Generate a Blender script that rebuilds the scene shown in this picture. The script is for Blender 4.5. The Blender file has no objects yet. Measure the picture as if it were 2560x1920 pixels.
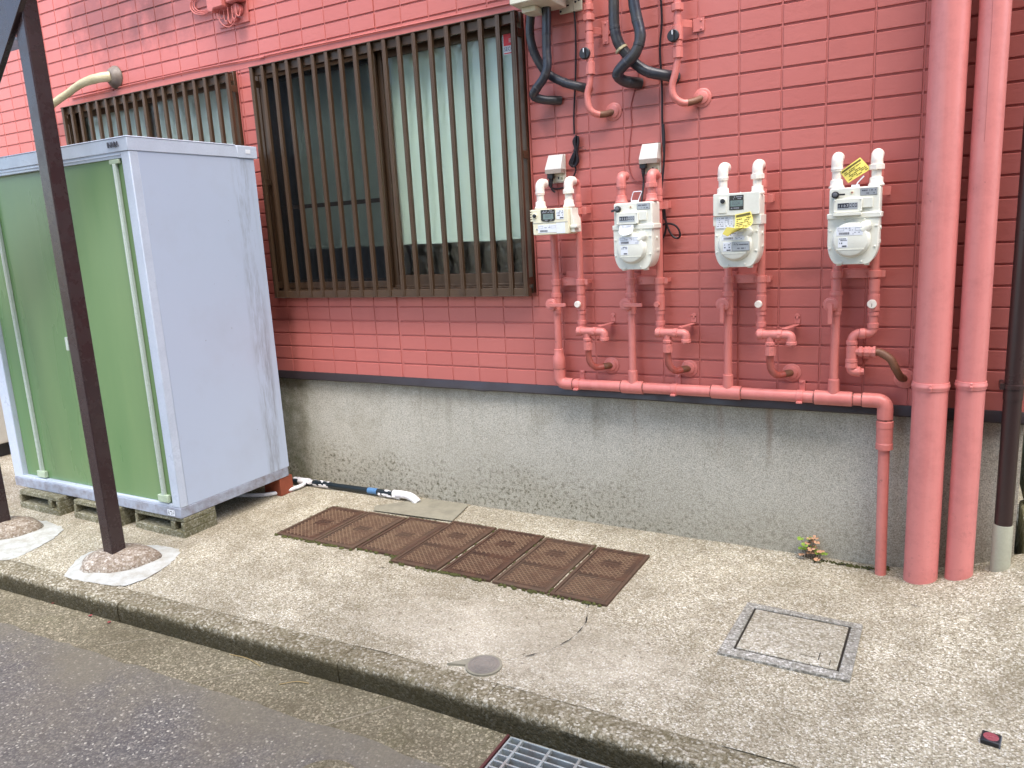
import bpy, bmesh, math, random
from mathutils import Vector, Matrix, noise
import mathutils
random.seed(7)
PI = math.pi
scene = bpy.context.scene
col = scene.collection
V = Vector

# ------------------------------------------------------------------ camera
R = ((0.871058, 0.488202, -0.053737), (0.049860, -0.197009, -0.979133), (-0.488602, 0.850202, -0.195948))
F = 1919.2283
CAM = V((1.551263, -3.216558, 1.415621))
cd = bpy.data.cameras.new('camera'); cam = bpy.data.objects.new('camera', cd); col.objects.link(cam)
cd.sensor_width = 36.0; cd.lens = F / 2560 * 36.0; cd.clip_start = 0.05; cd.clip_end = 500
_r = [V(x).normalized() for x in R]
m3 = Matrix((_r[0], -_r[1], -_r[2])).transposed()
cam.matrix_world = Matrix.Translation(CAM) @ m3.to_4x4()
scene.camera = cam

# ------------------------------------------------------------------ sky, sun, exposure
SUN_EL, SUN_AZ = math.radians(58), math.radians(142)   # azimuth measured clockwise from +Y (the wall side)
w = bpy.data.worlds.new('World'); scene.world = w; w.use_nodes = True
nt = w.node_tree; bg = nt.nodes['Background']
sky = nt.nodes.new('ShaderNodeTexSky'); sky.sky_type = 'NISHITA'; sky.sun_disc = False
sky.sun_elevation = SUN_EL; sky.sun_rotation = SUN_AZ
sky.air_density = 1.0; sky.dust_density = 1.5; sky.ozone_density = 1.0
nt.links.new(sky.outputs[0], bg.inputs[0]); bg.inputs[1].default_value = 0.15
sl = bpy.data.lights.new('sun', 'SUN'); sun = bpy.data.objects.new('sun', sl); col.objects.link(sun)
sl.energy = 2.3; sl.angle = math.radians(60); sl.color = (1.0, 0.95, 0.89)
sd = V((math.sin(SUN_AZ) * math.cos(SUN_EL), math.cos(SUN_AZ) * math.cos(SUN_EL), math.sin(SUN_EL)))
sun.rotation_euler = sd.to_track_quat('Z', 'Y').to_euler()
sun.location = (-4, -6, 8)
scene.view_settings.view_transform = 'Standard'; scene.view_settings.look = 'None'
scene.view_settings.exposure = 1.80; scene.view_settings.gamma = 1.0
scene.view_settings.use_curve_mapping = False
scene.cycles.max_bounces = 8; scene.cycles.transparent_max_bounces = 12

# ------------------------------------------------------------------ measuring helpers (pixel of the 2560x1920 photo -> point on a real plane)
def _ray(u, v):
    a, b = (u - 1280) / F, (v - 960) / F
    return V(R[0]) * a + V(R[1]) * b + V(R[2])
def aY(u, v, Y=0.0):
    d = _ray(u, v); return CAM + d * ((Y - CAM.y) / d.y)
def aZ(u, v, Z=0.0):
    d = _ray(u, v); return CAM + d * ((Z - CAM.z) / d.z)
def sm(a, b, x):
    t = max(0.0, min(1.0, (x - a) / (b - a))); return t * t * (3 - 2 * t)
def g(x, y):            # the apron rises a little towards the corner of the house
    t = max(0.0, x - 1.3) / 0.46
    return 0.09 * min(t * t, 1.4) * sm(-0.8, -0.08, y)
def lin(r, gg, b):
    f = lambda c: (c / 255 / 12.92) if c / 255 <= 0.04045 else ((c / 255 + 0.055) / 1.055) ** 2.4
    return (f(r), f(gg), f(b), 1.0)

# ------------------------------------------------------------------ mesh builder
class MB:
    def __init__(s): s.v = []; s.f = []; s.m = []; s.mi = 0
    def add(s, vs, fs, mi=None):
        o = len(s.v); s.v += [tuple(p) for p in vs]
        for f in fs: s.f.append(tuple(i + o for i in f)); s.m.append(s.mi if mi is None else mi)
        return s
    def box(s, x0, x1, y0, y1, z0, z1, mi=None):
        x0, x1 = min(x0, x1), max(x0, x1); y0, y1 = min(y0, y1), max(y0, y1); z0, z1 = min(z0, z1), max(z0, z1)
        vs = [(x, y, z) for z in (z0, z1) for y in (y0, y1) for x in (x0, x1)]
        return s.add(vs, [(0, 2, 3, 1), (4, 5, 7, 6), (0, 1, 5, 4), (2, 6, 7, 3), (0, 4, 6, 2), (1, 3, 7, 5)], mi)
    def obox(s, c, ax, ay, az, mi=None):      # oriented box: centre and three half-axis vectors
        c = V(c); ax = V(ax); ay = V(ay); az = V(az)
        vs = [c + ax * i + ay * j + az * k for k in (-1, 1) for j in (-1, 1) for i in (-1, 1)]
        return s.add(vs, [(0, 2, 3, 1), (4, 5, 7, 6), (0, 1, 5, 4), (2, 6, 7, 3), (0, 4, 6, 2), (1, 3, 7, 5)], mi)
    def quad(s, a, b, c, d, mi=None): return s.add([a, b, c, d], [(0, 1, 2, 3)], mi)
    def tube(s, pts, r, n=14, cap=True, mi=None):
        pts = [V(p) for p in pts]; k = len(pts)
        rs = list(r) if isinstance(r, (list, tuple)) else [r] * k
        tg = []
        for i in range(k):
            d = (pts[min(i + 1, k - 1)] - pts[max(i - 1, 0)])
            tg.append(d.normalized() if d.length > 1e-9 else V((0, 0, 1)))
        a = V((0, 1, 0)) if abs(tg[0].y) < 0.9 else V((1, 0, 0))
        u = (a - tg[0] * a.dot(tg[0])).normalized()
        vs = []; fs = []
        for i in range(k):
            if i:
                q = tg[i - 1].rotation_difference(tg[i]); u = q @ u
                u = (u - tg[i] * u.dot(tg[i])).normalized()
            b = tg[i].cross(u)
            for j in range(n):
                t = 2 * PI * j / n
                vs.append(pts[i] + (u * math.cos(t) + b * math.sin(t)) * rs[i])
        for i in range(k - 1):
            for j in range(n):
                fs.append((i * n + j, i * n + (j + 1) % n, (i + 1) * n + (j + 1) % n, (i + 1) * n + j))
        if cap:
            fs.append(tuple(reversed(range(n)))); fs.append(tuple((k - 1) * n + j for j in range(n)))
        return s.add(vs, fs, mi)
    def cyl(s, p0, p1, r, n=20, mi=None): return s.tube([p0, p1], r, n, True, mi)
    def lathe(s, o, d, prof, n=24, mi=None):   # prof: (distance along d, radius)
        o = V(o); d = V(d).normalized()
        a = V((0, 1, 0)) if abs(d.y) < 0.9 else V((1, 0, 0))
        u = (a - d * a.dot(d)).normalized(); b = d.cross(u); vs = []; fs = []
        for t, r in prof:
            for j in range(n):
                an = 2 * PI * j / n; vs.append(o + d * t + (u * math.cos(an) + b * math.sin(an)) * max(r, 1e-5))
        for i in range(len(prof) - 1):
            for j in range(n):
                fs.append((i * n + j, i * n + (j + 1) % n, (i + 1) * n + (j + 1) % n, (i + 1) * n + j))
        fs.append(tuple(reversed(range(n)))); fs.append(tuple((len(prof) - 1) * n + j for j in range(n)))
        return s.add(vs, fs, mi)
    def prism(s, out, y0, y1, mi=None, inset=0.0, dy=0.0):
        """outline in (x, z), extruded from y0 (back) to y1 (front); optional bevelled front edge"""
        n = len(out); vs = []; fs = []
        cx = sum(p[0] for p in out) / n; cz = sum(p[1] for p in out) / n
        rings = [(y0, 0.0), (y1 - (dy if y1 > y0 else -dy), 0.0), (y1, inset)] if inset else [(y0, 0.0), (y1, 0.0)]
        for y, ins in rings:
            for x, z in out:
                L = math.hypot(x - cx, z - cz) or 1
                vs.append((x - (x - cx) / L * ins, y, z - (z - cz) / L * ins))
        for i in range(len(rings) - 1):
            for j in range(n):
                fs.append((i * n + j, i * n + (j + 1) % n, (i + 1) * n + (j + 1) % n, (i + 1) * n + j))
        fs.append(tuple(reversed(range(n)))); fs.append(tuple((len(rings) - 1) * n + j for j in range(n)))
        return s.add(vs, fs, mi)
    def text(s, body, o, size, xd=(1, 0, 0), ud=(0, 0, 1), depth=0.0, mi=None, align='CENTER', sx=1.0):
        c = bpy.data.curves.new('lettering', 'FONT'); c.body = body; c.size = 1.0; c.extrude = 0.0
        c.align_x = align; c.align_y = 'CENTER'; c.resolution_u = 2
        ob = bpy.data.objects.new('lettering', c); col.objects.link(ob)
        dg = bpy.context.evaluated_depsgraph_get(); ev = ob.evaluated_get(dg); me = ev.to_mesh()
        xd = V(xd).normalized(); ud = V(ud).normalized(); nd = xd.cross(ud); o = V(o)
        vs = [o + xd * (p.co.x * size * sx) + ud * (p.co.y * size) + nd * depth for p in me.vertices]
        fs = [tuple(p.vertices) for p in me.polygons]
        s.add(vs, fs, mi)
        if depth > 0:
            vb = [q - nd * depth for q in vs]; o2 = len(s.v); s.v += [tuple(q) for q in vb]
            o1 = o2 - len(vs)
            for e in {tuple(sorted(k)) for k in me.edge_keys}:
                if sum(1 for p in me.polygons if e in {tuple(sorted(k)) for k in p.edge_keys}) == 1:
                    s.f.append((o1 + e[0], o1 + e[1], o2 + e[1], o2 + e[0])); s.m.append(s.mi if mi is None else mi)
        ev.to_mesh_clear(); bpy.data.objects.remove(ob); bpy.data.curves.remove(c)
        return s

def fillet(pts, rad, n=6):
    pts = [V(p) for p in pts]; out = [pts[0]]
    for i in range(1, len(pts) - 1):
        a, b, c = pts[i - 1], pts[i], pts[i + 1]
        d1 = (a - b); d2 = (c - b); r = min(rad, d1.length * 0.49, d2.length * 0.49)
        p, q = b + d1.normalized() * r, b + d2.normalized() * r
        for k in range(n + 1):
            t = k / n; out.append(p * (1 - t) ** 2 + b * 2 * t * (1 - t) + q * t * t)
    out.append(pts[-1]); return out
def smooth(pts, n=6):          # Catmull-Rom through the points
    P = [V(p) for p in pts]; P = [P[0] * 2 - P[1]] + P + [P[-1] * 2 - P[-2]]; out = []
    for i in range(1, len(P) - 2):
        for k in range(n):
            t = k / n; a, b, c, d = P[i - 1], P[i], P[i + 1], P[i + 2]
            out.append(0.5 * ((2 * b) + (c - a) * t + (2 * a - 5 * b + 4 * c - d) * t * t + (3 * b - a - 3 * c + d) * t ** 3))
    out.append(P[-2]); return out

# ------------------------------------------------------------------ objects
def _wloc(o):
    p = V((0, 0, 0))
    while o: p += o.location; o = o.parent
    return p
def _mesh(name, mb, mats, org, sharp=35):
    me = bpy.data.meshes.new(name)
    me.from_pydata([(x - org.x, y - org.y, z - org.z) for x, y, z in mb.v], [], mb.f)
    mats = mats if isinstance(mats, (list, tuple)) else [mats]
    for m in mats: me.materials.append(m)
    if len(mats) > 1: me.polygons.foreach_set('material_index', [min(i, len(mats) - 1) for i in mb.m])
    bm = bmesh.new(); bm.from_mesh(me); bmesh.ops.recalc_face_normals(bm, faces=bm.faces) if sharp else None; bm.to_mesh(me); bm.free()
    me.polygons.foreach_set('use_smooth', [True] * len(me.polygons))
    me.set_sharp_from_angle(angle=math.radians(sharp or 35)); me.update()
    return me
def thing(name, label, cat, loc=(0, 0, 0), group=None):
    o = bpy.data.objects.new(name, None); col.objects.link(o); o.location = loc; o.empty_display_size = 0.05
    o['label'] = label; o['category'] = cat
    if group: o['group'] = group
    return o
def _bev(o, w_, seg=2):
    if w_:
        b = o.modifiers.new('edge', 'BEVEL'); b.width = w_; b.segments = seg; b.limit_method = 'ANGLE'; b.angle_limit = math.radians(40)
def part(name, mb, mats, parent, bevel=0, label=None, sharp=35):
    o = bpy.data.objects.new(name, _mesh(name, mb, mats, _wloc(parent), sharp)); col.objects.link(o); o.parent = parent
    if label: o['label'] = label
    _bev(o, bevel); return o
def single(name, mb, mats, label, cat, group=None, bevel=0, kind=None, org=None, sharp=35):
    if org is None:
        n = len(mb.v); org = V((sum(p[0] for p in mb.v) / n, sum(p[1] for p in mb.v) / n, min(p[2] for p in mb.v)))
    o = bpy.data.objects.new(name, _mesh(name, mb, mats, V(org), sharp)); col.objects.link(o); o.location = org
    if label: o['label'] = label
    if cat: o['category'] = cat
    if group: o['group'] = group
    if kind: o['kind'] = kind
    _bev(o, bevel); return o
def copy_tree(o, loc, label, parent=None):
    c = o.copy(); col.objects.link(c)
    if parent is None: c.location = loc; c['label'] = label
    else: c.parent = parent
    for ch in list(o.children): copy_tree(ch, None, None, c)
    return c

# ------------------------------------------------------------------ materials
class NT:
    def __init__(s, name):
        s.m = bpy.data.materials.new(name); s.m.use_nodes = True; s.t = s.m.node_tree
        s.b = s.t.nodes['Principled BSDF']; s.out = s.t.nodes['Material Output']
        s.tc = s.t.nodes.new('ShaderNodeTexCoord').outputs['Object']
    def n(s, typ, **kw):
        nd = s.t.nodes.new('ShaderNode' + typ)
        for k, v in kw.items():
            if k.startswith('_'): setattr(nd, k[1:], v)
        for k, v in kw.items():
            if k.startswith('_'): continue
            key = int(k[1:]) if k[0] == 'i' and k[1:].isdigit() else k.replace('__', ' ')
            s.put(nd.inputs[key], v)
        return nd
    def put(s, sock, v):
        if isinstance(v, bpy.types.NodeSocket): s.t.links.new(v, sock)
        elif isinstance(v, bpy.types.Node): s.t.links.new(v.outputs[0], sock)
        else: sock.default_value = v
    def co(s, sc=(1, 1, 1), loc=(0, 0, 0), rot=(0, 0, 0)):
        return s.n('Mapping', Vector=s.tc, Scale=sc, Location=loc, Rotation=rot).outputs[0]
    def noise(s, scale, detail=4, rough=0.55, vec=None, dist=0.0):
        return s.n('TexNoise', Vector=vec or s.tc, Scale=scale, Detail=detail, Roughness=rough, Distortion=dist).outputs[0]
    def vor(s, scale, vec=None, out='Color', feat='F1'):
        return s.n('TexVoronoi', _feature=feat, Vector=vec or s.tc, Scale=scale).outputs[out]
    def ramp(s, fac, *st, interp='LINEAR'):
        nd = s.n('ValToRGB', Fac=fac); cr = nd.color_ramp; cr.interpolation = interp
        while len(cr.elements) < len(st): cr.elements.new(0.5)
        for e, (p, c) in zip(cr.elements, st):
            e.position = p; e.color = c if isinstance(c, tuple) else (c, c, c, 1)
        return nd.outputs[0]
    def mix(s, f, a, b, mode='MIX'):
        nd = s.n('Mix', _data_type='RGBA', _blend_type=mode); s.put(nd.inputs[0], f); s.put(nd.inputs[6], a); s.put(nd.inputs[7], b)
        return nd.outputs[2]
    def math(s, op, a, b=0.0, c=None):
        nd = s.n('Math', _operation=op); s.put(nd.inputs[0], a); s.put(nd.inputs[1], b)
        if c is not None: s.put(nd.inputs[2], c)
        return nd.outputs[0]
    def xyz(s): return s.n('SeparateXYZ', Vector=s.tc).outputs
    def maprange(s, v, a, b, c=0.0, d=1.0):
        nd = s.n('MapRange', _interpolation_type='SMOOTHSTEP'); nd.inputs[0].default_value = 0; s.put(nd.inputs[0], v)
        for i, x in zip((1, 2, 3, 4), (a, b, c, d)): s.put(nd.inputs[i], x)
        return nd.outputs[0]
    def bump(s, h, dist, strength=1.0, prev=None):
        nd = s.n('Bump', Height=h, Distance=dist, Strength=strength)
        if prev is not None: s.t.links.new(prev, nd.inputs['Normal'])
        return nd.outputs[0]
    def fin(s, col_=None, rough=None, normal=None, metal=None, spec=None, coat=None):
        for k, v in (('Base Color', col_), ('Roughness', rough), ('Normal', normal), ('Metallic', metal), ('Specular IOR Level', spec), ('Coat Weight', coat)):
            if v is not None: s.put(s.b.inputs[k], v)
        return s.m

def paint(name, c, rough=0.45, metal=0.0, grime=0.12, bump=0.0, bscale=60, gscale=9, gcol=None, spec=0.5):
    k = NT(name); d = tuple(x * 0.45 for x in c[:3]) + (1,) if gcol is None else gcol
    n1 = k.noise(gscale, 6, 0.65)
    f = k.math('MULTIPLY', k.ramp(n1, (0.42, 0.0), (0.78, 1.0)), grime * 2.2)
    n2 = k.noise(gscale * 14, 3)
    cc = k.mix(f, c, d); cc = k.mix(0.10, cc, k.ramp(n2, (0.3, 0.25), (0.7, 0.75)), 'OVERLAY')
    nr = k.bump(k.noise(bscale, 3), bump) if bump else None
    rr = k.maprange(n1, 0.3, 0.8, max(0.05, rough - 0.08), min(1, rough + 0.15))
    return k.fin(cc, rr, nr, metal, spec)

def siding_mat():
    k = NT('siding_paint'); c = lin(186, 104, 96)
    x, y, z = k.xyz()
    big = k.noise(0.9, 5, 0.6); fine = k.noise(5, 5, 0.6, k.co((1, 1, 0.35)))
    cc = k.mix(k.ramp(big, (0.35, 0.0), (0.7, 0.5)), c, lin(193, 113, 104))
    cc = k.mix(k.math('MULTIPLY', k.ramp(fine, (0.55, 0.0), (0.8, 1.0)), 0.16), cc, lin(120, 62, 58))
    wn = k.n('TexWhiteNoise', _noise_dimensions='2D', Vector=k.n('CombineXYZ', X=k.math('FLOOR', k.math('DIVIDE', x, 0.16)), Y=k.math('FLOOR', k.math('DIVIDE', k.math('SUBTRACT', z, 1.815), 0.075895))).outputs[0]).outputs[0]
    cc = k.mix(k.math('MULTIPLY', wn, 0.16), cc, lin(176, 92, 84)); cc = k.mix(k.math('MULTIPLY', k.math('FRACT', k.math('MULTIPLY', wn, 7.3)), 0.14), cc, lin(214, 132, 122))
    # soot smudges of the upper left wall, and dirt near the cable box
    def spot(px, pz, sx, sz, amt):
        dx = k.math('DIVIDE', k.math('SUBTRACT', x, px), sx); dz = k.math('DIVIDE', k.math('SUBTRACT', z, pz), sz)
        d = k.math('ADD', k.math('MULTIPLY', dx, dx), k.math('MULTIPLY', dz, dz))
        d = k.math('ADD', d, k.math('MULTIPLY', k.math('SUBTRACT', k.noise(7, 5, 0.65), 0.5), 2.2))
        return k.math('MULTIPLY', k.maprange(d, 0.0, 1.0, 1.0, 0.0), amt)
    for a in ((-2.95, 2.84, 0.62, 0.32, 0.55), (-2.38, 2.78, 0.5, 0.26, 0.5), (-1.86, 2.54, 0.05, 0.06, 0.4), (1.05, 1.2, 0.10, 0.05, 0.22), (-0.03, 1.88, 0.06, 0.1, 0.35), (0.42, 1.9, 0.06, 0.12, 0.3)):
        cc = k.mix(spot(*a), cc, lin(98, 54, 50))
    h1 = k.noise(42, 4, 0.6, k.co((0.7, 1, 1.3))); h2 = k.noise(150, 2, 0.5)
    nr = k.bump(h1, 0.004, 0.30); nr = k.bump(h2, 0.0012, 0.35, nr)
    return k.fin(cc, k.maprange(fine, 0.3, 0.8, 0.36, 0.52), nr, 0, 0.4)

def pipe_mat(name, c, wear=0.5):
    k = NT(name)
    n1 = k.noise(11, 6, 0.7); n2 = k.noise(55, 4, 0.7); x, y, z = k.xyz()
    cc = k.mix(k.math('MULTIPLY', k.ramp(n1, (0.46, 0.0), (0.78, 1.0)), 0.34), c, lin(150, 78, 74))
    cc = k.mix(k.math('MULTIPLY', k.ramp(k.noise(24, 5, 0.65, k.co((1, 1, 0.05))), (0.5, 0.0), (0.75, 1.0)), 0.25), cc, lin(226, 160, 154))
    scuff = k.math('MULTIPLY', k.ramp(k.noise(38, 6, 0.8), (0.56, 0.0), (0.66, 1.0)), k.maprange(z, 0.05, 0.45, 1.0, 0.0))
    cc = k.mix(k.math('MULTIPLY', scuff, 0.30), cc, lin(104, 70, 62))
    chip = k.ramp(k.math('MULTIPLY', n2, k.ramp(n1, (0.35, 0.55), (0.75, 1.25))), (0.66, 0.0), (0.70, 1.0))
    cc = k.mix(k.math('MULTIPLY', chip, wear), cc, lin(96, 60, 50))
    nr = k.bump(k.noise(70, 3), 0.0012, 0.35)
    return k.fin(cc, k.maprange(n1, 0.3, 0.8, 0.34, 0.5), nr)

def aggregate(name, tones, dirt, scale=150, patch=True, mossy=0.0, face=None, bumpd=0.004, greyer=0.0):
    """exposed-aggregate concrete: grains of several tones with dark gaps, larger stains over them"""
    k = NT(name); x, y, z = k.xyz()
    warp = k.n('VectorMath', _operation='ADD', i0=k.tc, i1=k.n('VectorMath', _operation='SCALE', i0=k.n('TexNoise', Vector=k.tc, Scale=90.0).outputs['Color'], Scale=0.006).outputs[0]).outputs[0]
    cell = k.n('SeparateColor', Color=k.vor(scale, warp)).outputs[0]
    dist = k.vor(scale, warp, 'Distance')
    grain = k.ramp(cell, (0.0, tones[0]), (0.30, tones[1]), (0.72, tones[2]), (0.97, tones[3]))
    gap = k.ramp(dist, (0.42, 0.0), (0.85, 1.0))
    fine = k.noise(scale * 2.1, 3, 0.7)
    cc = k.mix(k.math('MULTIPLY', gap, 0.55), grain, dirt)
    cc = k.mix(0.6, cc, k.ramp(fine, (0.30, 0.18), (0.68, 0.80)), 'OVERLAY')
    big = k.noise(1.7, 6, 0.62); mid = k.noise(6.5, 6, 0.65)
    cc = k.mix(k.math('MULTIPLY', k.ramp(mid, (0.44, 0.0), (0.74, 1.0)), 0.50), cc, dirt)
    if patch:    # the pale worn patch in the middle of the apron
        dx = k.math('DIVIDE', k.math('SUBTRACT', x, 0.28), 0.75); dy = k.math('DIVIDE', k.math('SUBTRACT', y, -1.08), 0.30)
        d = k.math('ADD', k.math('ADD', k.math('MULTIPLY', dx, dx), k.math('MULTIPLY', dy, dy)), k.math('MULTIPLY', k.math('SUBTRACT', mid, 0.5), 2.0))
        cc = k.mix(k.math('MULTIPLY', k.maprange(d, 0.1, 1.1, 1.0, 0.0), 0.42), cc, lin(196, 186, 168))
        pit = k.ramp(k.noise(30, 5, 0.78), (0.595, 0.0), (0.635, 1.0))
        cc = k.mix(k.math('MULTIPLY', k.math('MULTIPLY', pit, k.maprange(d, 0.2, 1.5, 1.0, 0.06)), 0.75), cc, lin(86, 70, 52))
    cc = k.mix(k.ramp(big, (0.36, 0.45), (0.62, 0.0)), cc, dirt)
    if mossy:
        mo = k.ramp(k.noise(9, 7, 0.75), (0.52, 0.0), (0.66, 1.0))
        cc = k.mix(k.math('MULTIPLY', mo, mossy), cc, lin(84, 82, 40))
    if greyer: cc = k.mix(greyer, cc, lin(150, 146, 136))
    if face is not None:   # algae on the kerb face below the rounded edge
        f = k.math('ADD', z, k.math('MULTIPLY', k.math('SUBTRACT', k.noise(26, 6, 0.75), 0.5), 0.070))
        al = k.mix(k.noise(14, 5, 0.7), lin(38, 32, 19), lin(66, 58, 32))
        cc = k.mix(k.maprange(f, face[0], face[1], 0.86, 0.0), cc, al)
    h = k.math('ADD', k.math('MULTIPLY', gap, -0.6), k.math('MULTIPLY', fine, 0.8))
    nr = k.bump(h, bumpd, 0.55); nr = k.bump(mid, 0.012, 0.35, nr)
    return k.fin(cc, 0.92, nr, 0, 0.25)

def foundation_mat():
    k = NT('foundation_render'); x, y, z = k.xyz()
    sp = k.noise(210, 3, 0.75); sp2 = k.noise(75, 4, 0.7); mid = k.noise(4.2, 6, 0.65); big = k.noise(1.3, 5, 0.6)
    c = k.mix(k.ramp(big, (0.3, 0.0), (0.7, 1.0)), lin(176, 171, 157), lin(190, 186, 174))
    c = k.mix(0.62, c, k.ramp(sp, (0.33, 0.14), (0.66, 0.84)), 'OVERLAY')
    c = k.mix(k.math('MULTIPLY', k.ramp(sp2, (0.54, 0.0), (0.68, 1.0)), 0.30), c, lin(92, 88, 76))
    c = k.mix(k.math('MULTIPLY', k.ramp(mid, (0.46, 0.0), (0.75, 1.0)), 0.32), c, lin(122, 114, 94))
    # streaks running down from the flashing
    st = k.noise(13, 5, 0.6, k.co((1, 1, 0.07))); top = k.maprange(z, 0.18, 0.66)
    damp = k.math('ADD', z, k.math('MULTIPLY', k.math('SUBTRACT', k.noise(5, 5, 0.7), 0.5), 0.25)); c = k.mix(k.maprange(damp, 0.52, 0.68, 0.0, 0.45), c, lin(118, 110, 92))
    c = k.mix(k.math('MULTIPLY', k.math('MULTIPLY', k.ramp(st, (0.56, 0.0), (0.72, 1.0)), top), 0.34), c, lin(104, 98, 78))
    for px, amt in ((0.93, 0.4), (0.33, 0.22), (0.72, 0.22)):
        d = k.math('ABSOLUTE', k.math('SUBTRACT', k.math('ADD', x, k.math('MULTIPLY', k.math('SUBTRACT', k.noise(9, 3), 0.5), 0.04)), px))
        c = k.mix(k.math('MULTIPLY', k.math('MULTIPLY', k.maprange(d, 0.0, 0.022, 1.0, 0.0), k.maprange(z, 0.3, 0.62)), amt), c, lin(128, 92, 60))
    # black algae spots of the lower part
    low = k.maprange(k.math('ADD', z, k.math('MULTIPLY', k.math('SUBTRACT', mid, 0.5), 0.7)), 0.02, 0.36, 1.0, 0.0)
    spot = k.ramp(k.noise(48, 5, 0.72), (0.50, 0.0), (0.62, 1.0))
    c = k.mix(k.math('MULTIPLY', k.math('MULTIPLY', spot, k.math('MULTIPLY', low, k.maprange(x, 1.2, -0.2, 0.5, 1.3))), 0.7), c, lin(66, 62, 46))
    c = k.mix(k.math('MULTIPLY', low, 0.30), c, lin(118, 110, 84))
    gl = k.math('MULTIPLY', k.maprange(x, -1.9, -1.55, 1.0, 0.0), k.ramp(k.noise(10, 6, 0.7), (0.35, 0.1), (0.62, 1.0)))
    c = k.mix(k.math('MULTIPLY', gl, 0.65), c, lin(86, 92, 52))
    nr = k.bump(sp, 0.003, 0.5); nr = k.bump(sp2, 0.004, 0.35, nr)
    return k.fin(c, 0.9, nr, 0, 0.25)

def asphalt_mat():
    k = NT('asphalt'); x, y, z = k.xyz()
    cell = k.n('SeparateColor', Color=k.vor(150)).outputs[0]; dist = k.vor(150, None, 'Distance')
    c = k.ramp(cell, (0.0, lin(84, 79, 75)), (0.55, lin(105, 99, 93)), (0.94, lin(128, 121, 111)), (0.99, lin(186, 178, 162)))
    c = k.mix(k.math('MULTIPLY', k.ramp(dist, (0.4, 0.0), (0.8, 1.0)), 0.4), c, lin(58, 52, 52))
    fine = k.noise(330, 2); c = k.mix(0.35, c, k.ramp(fine, (0.3, 0.25), (0.7, 0.78)), 'OVERLAY')
    mid = k.noise(2.2, 6, 0.68); c = k.mix(k.ramp(mid, (0.40, 0.0), (0.68, 0.6)), c, lin(112, 102, 86))
    d2 = k.noise(5, 5, 0.7); c = k.mix(k.ramp(d2, (0.5, 0.0), (0.75, 0.4)), c, lin(76, 68, 66))
    dust = k.maprange(k.math('ADD', y, k.math('MULTIPLY', k.math('SUBTRACT', mid, 0.5), 0.5)), -1.95, -1.66, 0.0, 0.55); c = k.mix(dust, c, lin(112, 104, 86))
    nr = k.bump(k.math('ADD', k.math('MULTIPLY', dist, -0.7), fine), 0.004, 0.5)
    return k.fin(c, 0.88, nr, 0, 0.3)

def rust_mat():
    k = NT('rusty_iron'); a = k.noise(16, 7, 0.72); b = k.noise(80, 4, 0.7)
    c = k.ramp(a, (0.25, lin(48, 36, 28)), (0.5, lin(72, 50, 38)), (0.75, lin(94, 64, 46)))
    c = k.mix(0.5, c, k.ramp(b, (0.3, 0.22), (0.7, 0.78)), 'OVERLAY')
    rn = k.n('ObjectInfo').outputs['Random']; c = k.mix(k.math('MULTIPLY', rn, 0.45), c, lin(98, 82, 66))
    return k.fin(c, 0.85, k.bump(b, 0.0015, 0.6), 0.0, 0.3)

def door_mat():
    k = NT('green_door_paint'); x, y, z = k.xyz()
    n = k.noise(2.6, 4, 0.6, k.co((1, 1, 0.16))); s = k.noise(38, 5, 0.7, k.co((0.35, 1, 1.6)))
    c = k.mix(k.ramp(n, (0.3, 0.0), (0.7, 1.0)), lin(92, 126, 82), lin(114, 140, 92))  # lighter yellowish vertical tones in the colour imitate soft reflections on the door
    sc = k.ramp(s, (0.70, 0.0), (0.73, 1.0))
    c = k.mix(k.math('MULTIPLY', k.math('MULTIPLY', sc, k.maprange(k.math('ABSOLUTE', k.math('SUBTRACT', x, 0.42)), 0.05, 0.17, 1.0, 0.0)), 0.6), c, lin(92, 112, 72))
    return k.fin(c, k.maprange(n, 0.3, 0.7, 0.24, 0.36), k.bump(k.noise(3, 2), 0.004, 0.25), 0, 0.5)

def shed_mat():
    k = NT('shed_steel_paint'); x, y, z = k.xyz()
    c = lin(178, 188, 205); n = k.noise(3, 5, 0.65)
    c = k.mix(k.math('MULTIPLY', k.ramp(n, (0.5, 0.0), (0.8, 1.0)), 0.18), c, lin(150, 148, 150))
    st = k.noise(20, 6, 0.75, k.co((1, 1, 0.12))); nearb = k.maprange(y, 0.19, 0.25)
    band = k.math('MULTIPLY', nearb, k.maprange(y, 0.355, 0.30)); mk = k.math('MULTIPLY', k.ramp(st, (0.46, 0.0), (0.72, 1.0)), band)
    c = k.mix(k.math('MULTIPLY', mk, 0.75), c, lin(106, 100, 96))
    sp = k.ramp(k.noise(42, 3, 0.5), (0.755, 0.0), (0.77, 1.0)); c = k.mix(k.math('MULTIPLY', sp, 0.6), c, lin(92, 84, 84))
    return k.fin(c, 0.36, k.bump(k.noise(2.2, 2), 0.006, 0.3), 0, 0.45)

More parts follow.
